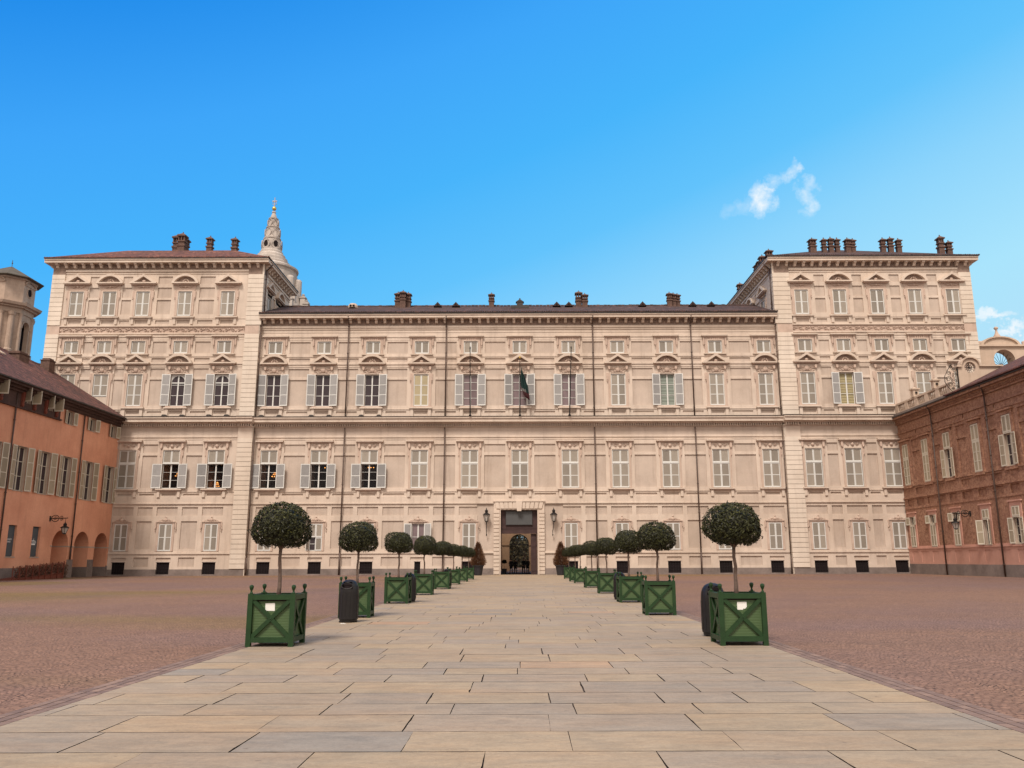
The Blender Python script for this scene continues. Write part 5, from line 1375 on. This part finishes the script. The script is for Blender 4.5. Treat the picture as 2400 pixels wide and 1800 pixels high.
rn=random.Random(91); mb=MB(); mb.c=[]
for q in range(7000):
    p=Vector((rn.uniform(-14,14),rn.uniform(182,185),rn.uniform(0,5.2)+.8*sin(q*.7))); s=Vector((rn.gauss(0,1),rn.gauss(0,.4),rn.gauss(0,1))).normalized(); u_=s.cross(Vector((0,1,.2))).normalized(); l=rn.uniform(.25,.5)
    mb.add([p-s*l,p+u_*l*.7,p+s*l,p-u_*l*.7],[(0,1,2,3)],0); mb.c.append(rn.random()**1.5)
tag(obj('tall_hedge',mb,[M['gardenleaf']]),'tall dull green garden hedge far behind the gateway arch','hedge')
# people standing in the gateway
def person(label,x,y,rz,h,sp,coat,trous,lean=0,arm=0):
    k=h/1.75
    J=dict(pel=(0,0,.95),wa=(0,.0,1.10),ch=(0,.02*0,1.34),nk=(0,0,1.49),hd=(0,-.01,1.60),ht=(0,-.01,1.70),
      lh=(-.10,0,.90),lk=(-.10-sp*.4,-.02,.49),la=(-.10-sp,.03,.08),lt=(-.10-sp,-.13,.04),
      rh=(.10,0,.90),rk=(.10+sp*.4,-.04,.49),ra=(.10+sp,.0,.08),rt=(.10+sp,-.16,.04),
      ls=(-.19,0,1.42),le=(-.25,.03,1.14),lw=(-.22,-.06-arm,.90+arm),lf=(-.21,-.10-arm,.82+arm*1.1),
      rs=(.19,0,1.42),re=(.25,.03,1.14),rw=(.21,-.08,.92),rf=(.20,-.12,.84))
    Rr=dict(pel=.15,wa=.135,ch=.155,nk=.055,hd=.085,ht=.075,lh=.095,lk=.062,la=.045,lt=.038,rh=.095,rk=.062,ra=.045,rt=.038,ls=.07,le=.048,lw=.034,lf=.04,rs=.07,re=.048,rw=.034,rf=.04)
    E=[('pel','wa'),('wa','ch'),('ch','nk'),('nk','hd'),('hd','ht'),('pel','lh'),('lh','lk'),('lk','la'),('la','lt'),('pel','rh'),('rh','rk'),('rk','ra'),('ra','rt'),('ch','ls'),('ls','le'),('le','lw'),('lw','lf'),('ch','rs'),('rs','re'),('re','rw'),('rw','rf')]
    names=list(J); me=bpy.data.meshes.new('body'); me.from_pydata([tuple(c*k for c in J[n]) for n in names],[(names.index(a),names.index(b)) for a,b in E],[])
    tmp=bpy.data.objects.new('tmp',me); C.objects.link(tmp)
    sk=tmp.modifiers.new('skin','SKIN'); 
    for i,n in enumerate(names):
        me.skin_vertices[0].data[i].radius=(Rr[n]*k*(1.15 if n in('pel','ch','wa') else 1),Rr[n]*k*(.8 if n in('pel','ch','wa') else 1)); me.skin_vertices[0].data[i].use_root=(n=='pel')
    tmp.modifiers.new('sub','SUBSURF').levels=1; tmp.modifiers['sub'].render_levels=1
    bpy.context.view_layer.update(); dg=bpy.context.evaluated_depsgraph_get()
    bm=bpy.data.meshes.new_from_object(tmp.evaluated_get(dg)); C.objects.unlink(tmp); bpy.data.objects.remove(tmp)
    bm.name='person'; bm.materials.clear()
    for q in (trous,coat,M['skin'],M['hair']): bm.materials.append(q)
    for p in bm.polygons:
        c=p.center; z=c.z/k
        p.material_index=2 if (z>1.47 or (z<.90+arm*1.1 and abs(c.x)/k>.17 and z>.74)) else (1 if z>.86 else 0)
        p.use_smooth=True
    o=link('person',bm,None,(x,y,.012),rz); tag(o,label,'person')
    mb=MB(); mb.ball((0,.015*k,1.655*k),.10*k,.11*k,.105*k,0,10,7); obj('hair',mb,[M['hair']],o,smooth=True)
    mb=MB()   # long coat skirt
    mb.lathe([(.20*k,.62*k),(.185*k,.80*k),(.175*k,1.0*k),(.165*k,1.12*k)],0,0,12,0); mb.xf(Matrix.Diagonal((1,.75,1,1))); obj('coat_skirt',mb,[coat],o,smooth=True)
    mb=MB(); mb.ball((-.03*k,-.095*k,1.63*k),.010,.008,.007,0,6,4); mb.ball((.03*k,-.095*k,1.63*k),.010,.008,.007,0,6,4); obj('eyes',mb,[M['hair']],o)
    mb=MB(); mb.prismx([(-.09*k,1.635*k),(-.118*k,1.595*k),(-.09*k,1.59*k)],-.012*k,.012*k,0); mb.ball((-.088*k,0,1.61*k),.014,.02,.028,0,6,4); mb.ball((.088*k,0,1.61*k),.014,.02,.028,0,6,4); obj('nose_and_ears',mb,[M['skin']],o)
    mb=MB(); mb.box(-.024*k,.024*k,-.098*k,-.088*k,1.565*k,1.573*k,0); obj('mouth',mb,[M['consolered']],o)
    fm=MB()
    for s in (-1,1):
        bx,by,bz=(J['lf'] if s<0 else J['rf'])
        for q in range(4):
            l=(.065,.075,.07,.055)[q]; x0=bx+(q-1.5)*.006; y0=by+(q-1.5)*.019
            fm.tube([(x0*k,y0*k,(bz-.01)*k),(x0*k-s*.004,(y0-.006)*k,(bz-.045)*k),(x0*k-s*.012,(y0-.012)*k,(bz-.05-l*.6)*k)],[.0095,.0085,.0065],6,0)
        fm.tube([(bx*k,(by-.025)*k,(bz+.02)*k),((bx-s*.01)*k,(by-.05)*k,(bz-.01)*k),((bx-s*.012)*k,(by-.058)*k,(bz-.035)*k)],[.011,.010,.008],6,0)
    obj('fingers',fm,[M['skin']],o,smooth=True)
    return o
person('person in a dark coat standing leftmost in the gateway',-1.05,98.6,.3,1.72,.05,M['coat'],M['trouser'])
person('person in black, second from left in the gateway, arms down',-.55,99.0,-.3,1.66,.03,M['coat'],M['coat'])
person('tall person in a long dark coat standing right of the gateway centre',.38,98.8,.5,1.78,.06,M['coat'],M['trouser'],arm=.1)
person('person in dark clothes standing rightmost by the open door leaf',.88,98.4,-.5,1.74,.04,M['trouser'],M['coat'])

# ------------------------------------------------------------------ ramp, railing and hedge in front of the orange wall
rmp=MB(); rmp.prismx([(0,0),(0,.05),(8.0,.55),(8.0,0)],-44.85,-43.15,0)
rmp.v=[(x,y+72.6,z) for x,y,z in rmp.v]
tag(obj('ramp',rmp,[M['consolered']]),'dark red brick ramp rising along the foot of the orange wall','ramp')
rg=thing('iron_railing','rusty iron railing with crossed bars climbing along the orange wall','railing',(-43.1,72.4,0))
for k in range(9):
    y=k*1.0; z=1.08+.055*k
    mb=MB(); mb.box(-.03,.03,y-.03,y+.03,0,z,0); mb.ball((0,y,z+.04),.05,m=0,seg=8,rings=5); obj('post',mb,[M['consolered']],rg)
for k in range(8):
    y=k*1.0; z=1.0+.055*k
    mb=MB(); mb.tube([(0,y+.03,.15+.05*k),(0,y+.97,z)],.018,5,0); mb.tube([(0,y+.03,z),(0,y+.97,.2+.05*k)],.018,5,0)
    mb.tube([(0,y,z-.02),(0,y+1,z+.035)],.022,5,0); mb.tube([(0,y,.12+.05*k),(0,y+1,.17+.05*k)],.02,5,0); obj('crossed_bars',mb,[M['consolered']],rg)
rn=random.Random(77); mb=MB(); mb.c=[]
for q in range(9000):
    y=rn.uniform(74.0,81.6); top=.98+.05*(y-72.6)+.10*sin(y*5)+.06*sin(y*13)
    x=rn.uniform(-43.95,-43.22); z=rn.uniform(.06,top)
    s=Vector((rn.gauss(0,1),rn.gauss(0,1),rn.gauss(0,1))).normalized(); u_=s.cross(Vector((rn.gauss(0,1),rn.gauss(0,1),rn.gauss(0,1)))).normalized(); l=rn.uniform(.03,.07)
    p=Vector((x,y,z)); mb.add([p-s*l,p+u_*l*.6,p+s*l,p-u_*l*.6],[(0,1,2,3)],0); mb.c.append(rn.random())
tag(obj('hedge',mb,[M['hedgeleaf']]),'low rusty brown hedge behind the iron railing','hedge')

# ------------------------------------------------------------------ sky, sun, camera
EXPO=.55
W=bpy.data.worlds.new('World'); S.world=W; W.use_nodes=True; nt=W.node_tree; bg=nt.nodes['Background']
SUN_EL,SUN_AZ=R(55),R(-162)      # azimuth measured from +Y towards +X: the sun stands behind the camera, slightly left
sky=nt.nodes.new('ShaderNodeTexSky'); sky.sky_type='NISHITA'; sky.sun_disc=False; sky.sun_elevation=SUN_EL; sky.sun_rotation=SUN_AZ; sky.air_density=1.0; sky.dust_density=.3; sky.ozone_density=2.5
tc=nt.nodes.new('ShaderNodeTexCoord'); D_=tc.outputs['Generated']
def vdot(v):
    n=nt.nodes.new('ShaderNodeVectorMath'); n.operation='DOT_PRODUCT'; nt.links.new(D_,n.inputs[0]); n.inputs[1].default_value=v; return n.outputs['Value']
def mth(op,a,b_=None,c_=None,clamp=False):
    n=nt.nodes.new('ShaderNodeMath'); n.operation=op; n.use_clamp=clamp
    for i,x in enumerate((a,b_,c_)):
        if x is None: continue
        if isinstance(x,(int,float)): n.inputs[i].default_value=x
        else: nt.links.new(x,n.inputs[i])
    return n.outputs[0]
def sr(c): return tuple(((x/255)/12.92 if x/255<.04045 else ((x/255+.055)/1.055)**2.4) for x in c)
s_=mth('ADD',vdot((.33,0,-1.0)),.8)          # 0 = zenith left .. .8
K=.55
g=ramp(nt,s_,[(0.,dk(sr((18,120,225)),K)),(.11,dk(sr((28,142,238)),K)),(.22,dk(sr((60,167,252)),K)),(.34,dk(sr((70,182,254)),K)),(.45,dk(sr((98,197,255)),K)),(.54,dk(sr((142,215,255)),K)),(.66,dk(sr((172,231,255)),K)),(.85,dk(sr((190,225,245)),K))])
sb=nt.nodes.new('ShaderNodeVectorMath'); sb.operation='SCALE'; nt.links.new(sky.outputs[0],sb.inputs[0]); sb.inputs['Scale'].default_value=.07
base=mixc(nt,.05,g,sb.outputs[0])
# wisps of cloud: soft patches around fixed directions, torn by noise
def cray(px,py):
    F,CXp,CYp,Pt=1950.,1218.,900.,R(11.96); u=(px-CXp)/F; v=(CYp-py)/F
    d=Vector((u,cos(Pt)-v*sin(Pt),sin(Pt)+v*cos(Pt))).normalized(); return d
nz=nt.nodes.new('ShaderNodeTexNoise'); nz.inputs['Scale'].default_value=42; nz.inputs['Detail'].default_value=5; nz.inputs['Roughness'].default_value=.6; nt.links.new(D_,nz.inputs['Vector'])
dv=nt.nodes.new('ShaderNodeVectorMath'); dv.operation='SUBTRACT'; nt.links.new(nz.outputs['Color'],dv.inputs[0]); dv.inputs[1].default_value=(.5,.5,.5)
dv2=nt.nodes.new('ShaderNodeVectorMath'); dv2.operation='SCALE'; nt.links.new(dv.outputs[0],dv2.inputs[0]); dv2.inputs['Scale'].default_value=.05
dd=nt.nodes.new('ShaderNodeVectorMath'); dd.operation='ADD'; nt.links.new(D_,dd.inputs[0]); nt.links.new(dv2.outputs[0],dd.inputs[1])
def dk2(c): return mixc(nt,1.0,c,(FILL_CLOUD,)*3,'MULTIPLY')
FILL_CLOUD=.85
tot=None
for (px,py,rad,amp,sy) in ((1788,470,.017,.9,.9),(1802,445,.011,.75,1),(1770,480,.012,.6,1),(1820,420,.012,.35,1),(1846,411,.011,.42,1),(1864,405,.010,.55,1),(1894,445,.011,.4,1),(1897,465,.012,.5,1),(1888,488,.010,.28,1),(1740,483,.015,.26,1),(1712,486,.012,.15,1),
                     (2320,748,.036,.95,5.5),(2280,748,.028,.8,6),(2380,772,.030,.9,5),(2400,805,.045,.5,4),(2340,812,.045,.35,5)):
    c=cray(px,py)
    a=nt.nodes.new('ShaderNodeVectorMath'); a.operation='SUBTRACT'; nt.links.new(dd.outputs[0],a.inputs[0]); a.inputs[1].default_value=c
    a2=nt.nodes.new('ShaderNodeVectorMath'); a2.operation='MULTIPLY'; nt.links.new(a.outputs[0],a2.inputs[0]); a2.inputs[1].default_value=(1/rad,1/rad,sy/rad)
    l=nt.nodes.new('ShaderNodeVectorMath'); l.operation='LENGTH'; nt.links.new(a2.outputs[0],l.inputs[0])
    v_=mth('MULTIPLY',mth('SUBTRACT',1.0,l.outputs['Value'],clamp=True),amp*1.2)
    tot=v_ if tot is None else mth('MAXIMUM',tot,v_)
tot=mth('MINIMUM',tot,.9)
cl=mixc(nt,tot,base,dk((.90,.96,1.0),K))
# broken warm cloud added out of frame overhead and behind, offsetting the blue skylight
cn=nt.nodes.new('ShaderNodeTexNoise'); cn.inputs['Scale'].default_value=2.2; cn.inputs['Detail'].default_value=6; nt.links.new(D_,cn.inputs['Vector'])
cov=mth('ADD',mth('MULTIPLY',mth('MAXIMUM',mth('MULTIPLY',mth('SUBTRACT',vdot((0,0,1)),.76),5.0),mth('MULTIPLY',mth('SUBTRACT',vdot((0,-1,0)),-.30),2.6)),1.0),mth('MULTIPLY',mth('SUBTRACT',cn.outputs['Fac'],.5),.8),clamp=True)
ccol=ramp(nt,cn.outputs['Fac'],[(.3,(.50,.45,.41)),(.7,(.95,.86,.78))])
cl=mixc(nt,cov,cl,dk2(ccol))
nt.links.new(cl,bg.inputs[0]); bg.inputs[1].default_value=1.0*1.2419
S.view_settings.view_transform='Standard'; S.view_settings.look='None'; S.view_settings.gamma=1; S.view_settings.exposure=EXPO
sl=bpy.data.lights.new('sun','SUN'); sl.energy=2.6; sl.angle=R(15); sl.color=(1.0,.92,.83)
so=bpy.data.objects.new('sun',sl); C.objects.link(so)
dirv=Vector((sin(SUN_AZ)*cos(SUN_EL),cos(SUN_AZ)*cos(SUN_EL),sin(SUN_EL)))
so.rotation_euler=dirv.to_track_quat('Z','Y').to_euler(); so.location=dirv*50+Vector((0,0,0))
cam=bpy.data.cameras.new('camera'); co=bpy.data.objects.new('camera',cam); C.objects.link(co); S.camera=co
cam.sensor_width=36; cam.lens=1950/2400*36; cam.shift_x=-18/2400; cam.clip_end=2000; cam.clip_start=.1
co.matrix_world=Matrix.Translation((0,0,1.55))@Matrix.Rotation(R(90+11.96),4,'X')@Matrix.Rotation(R(-.17),4,'Z')
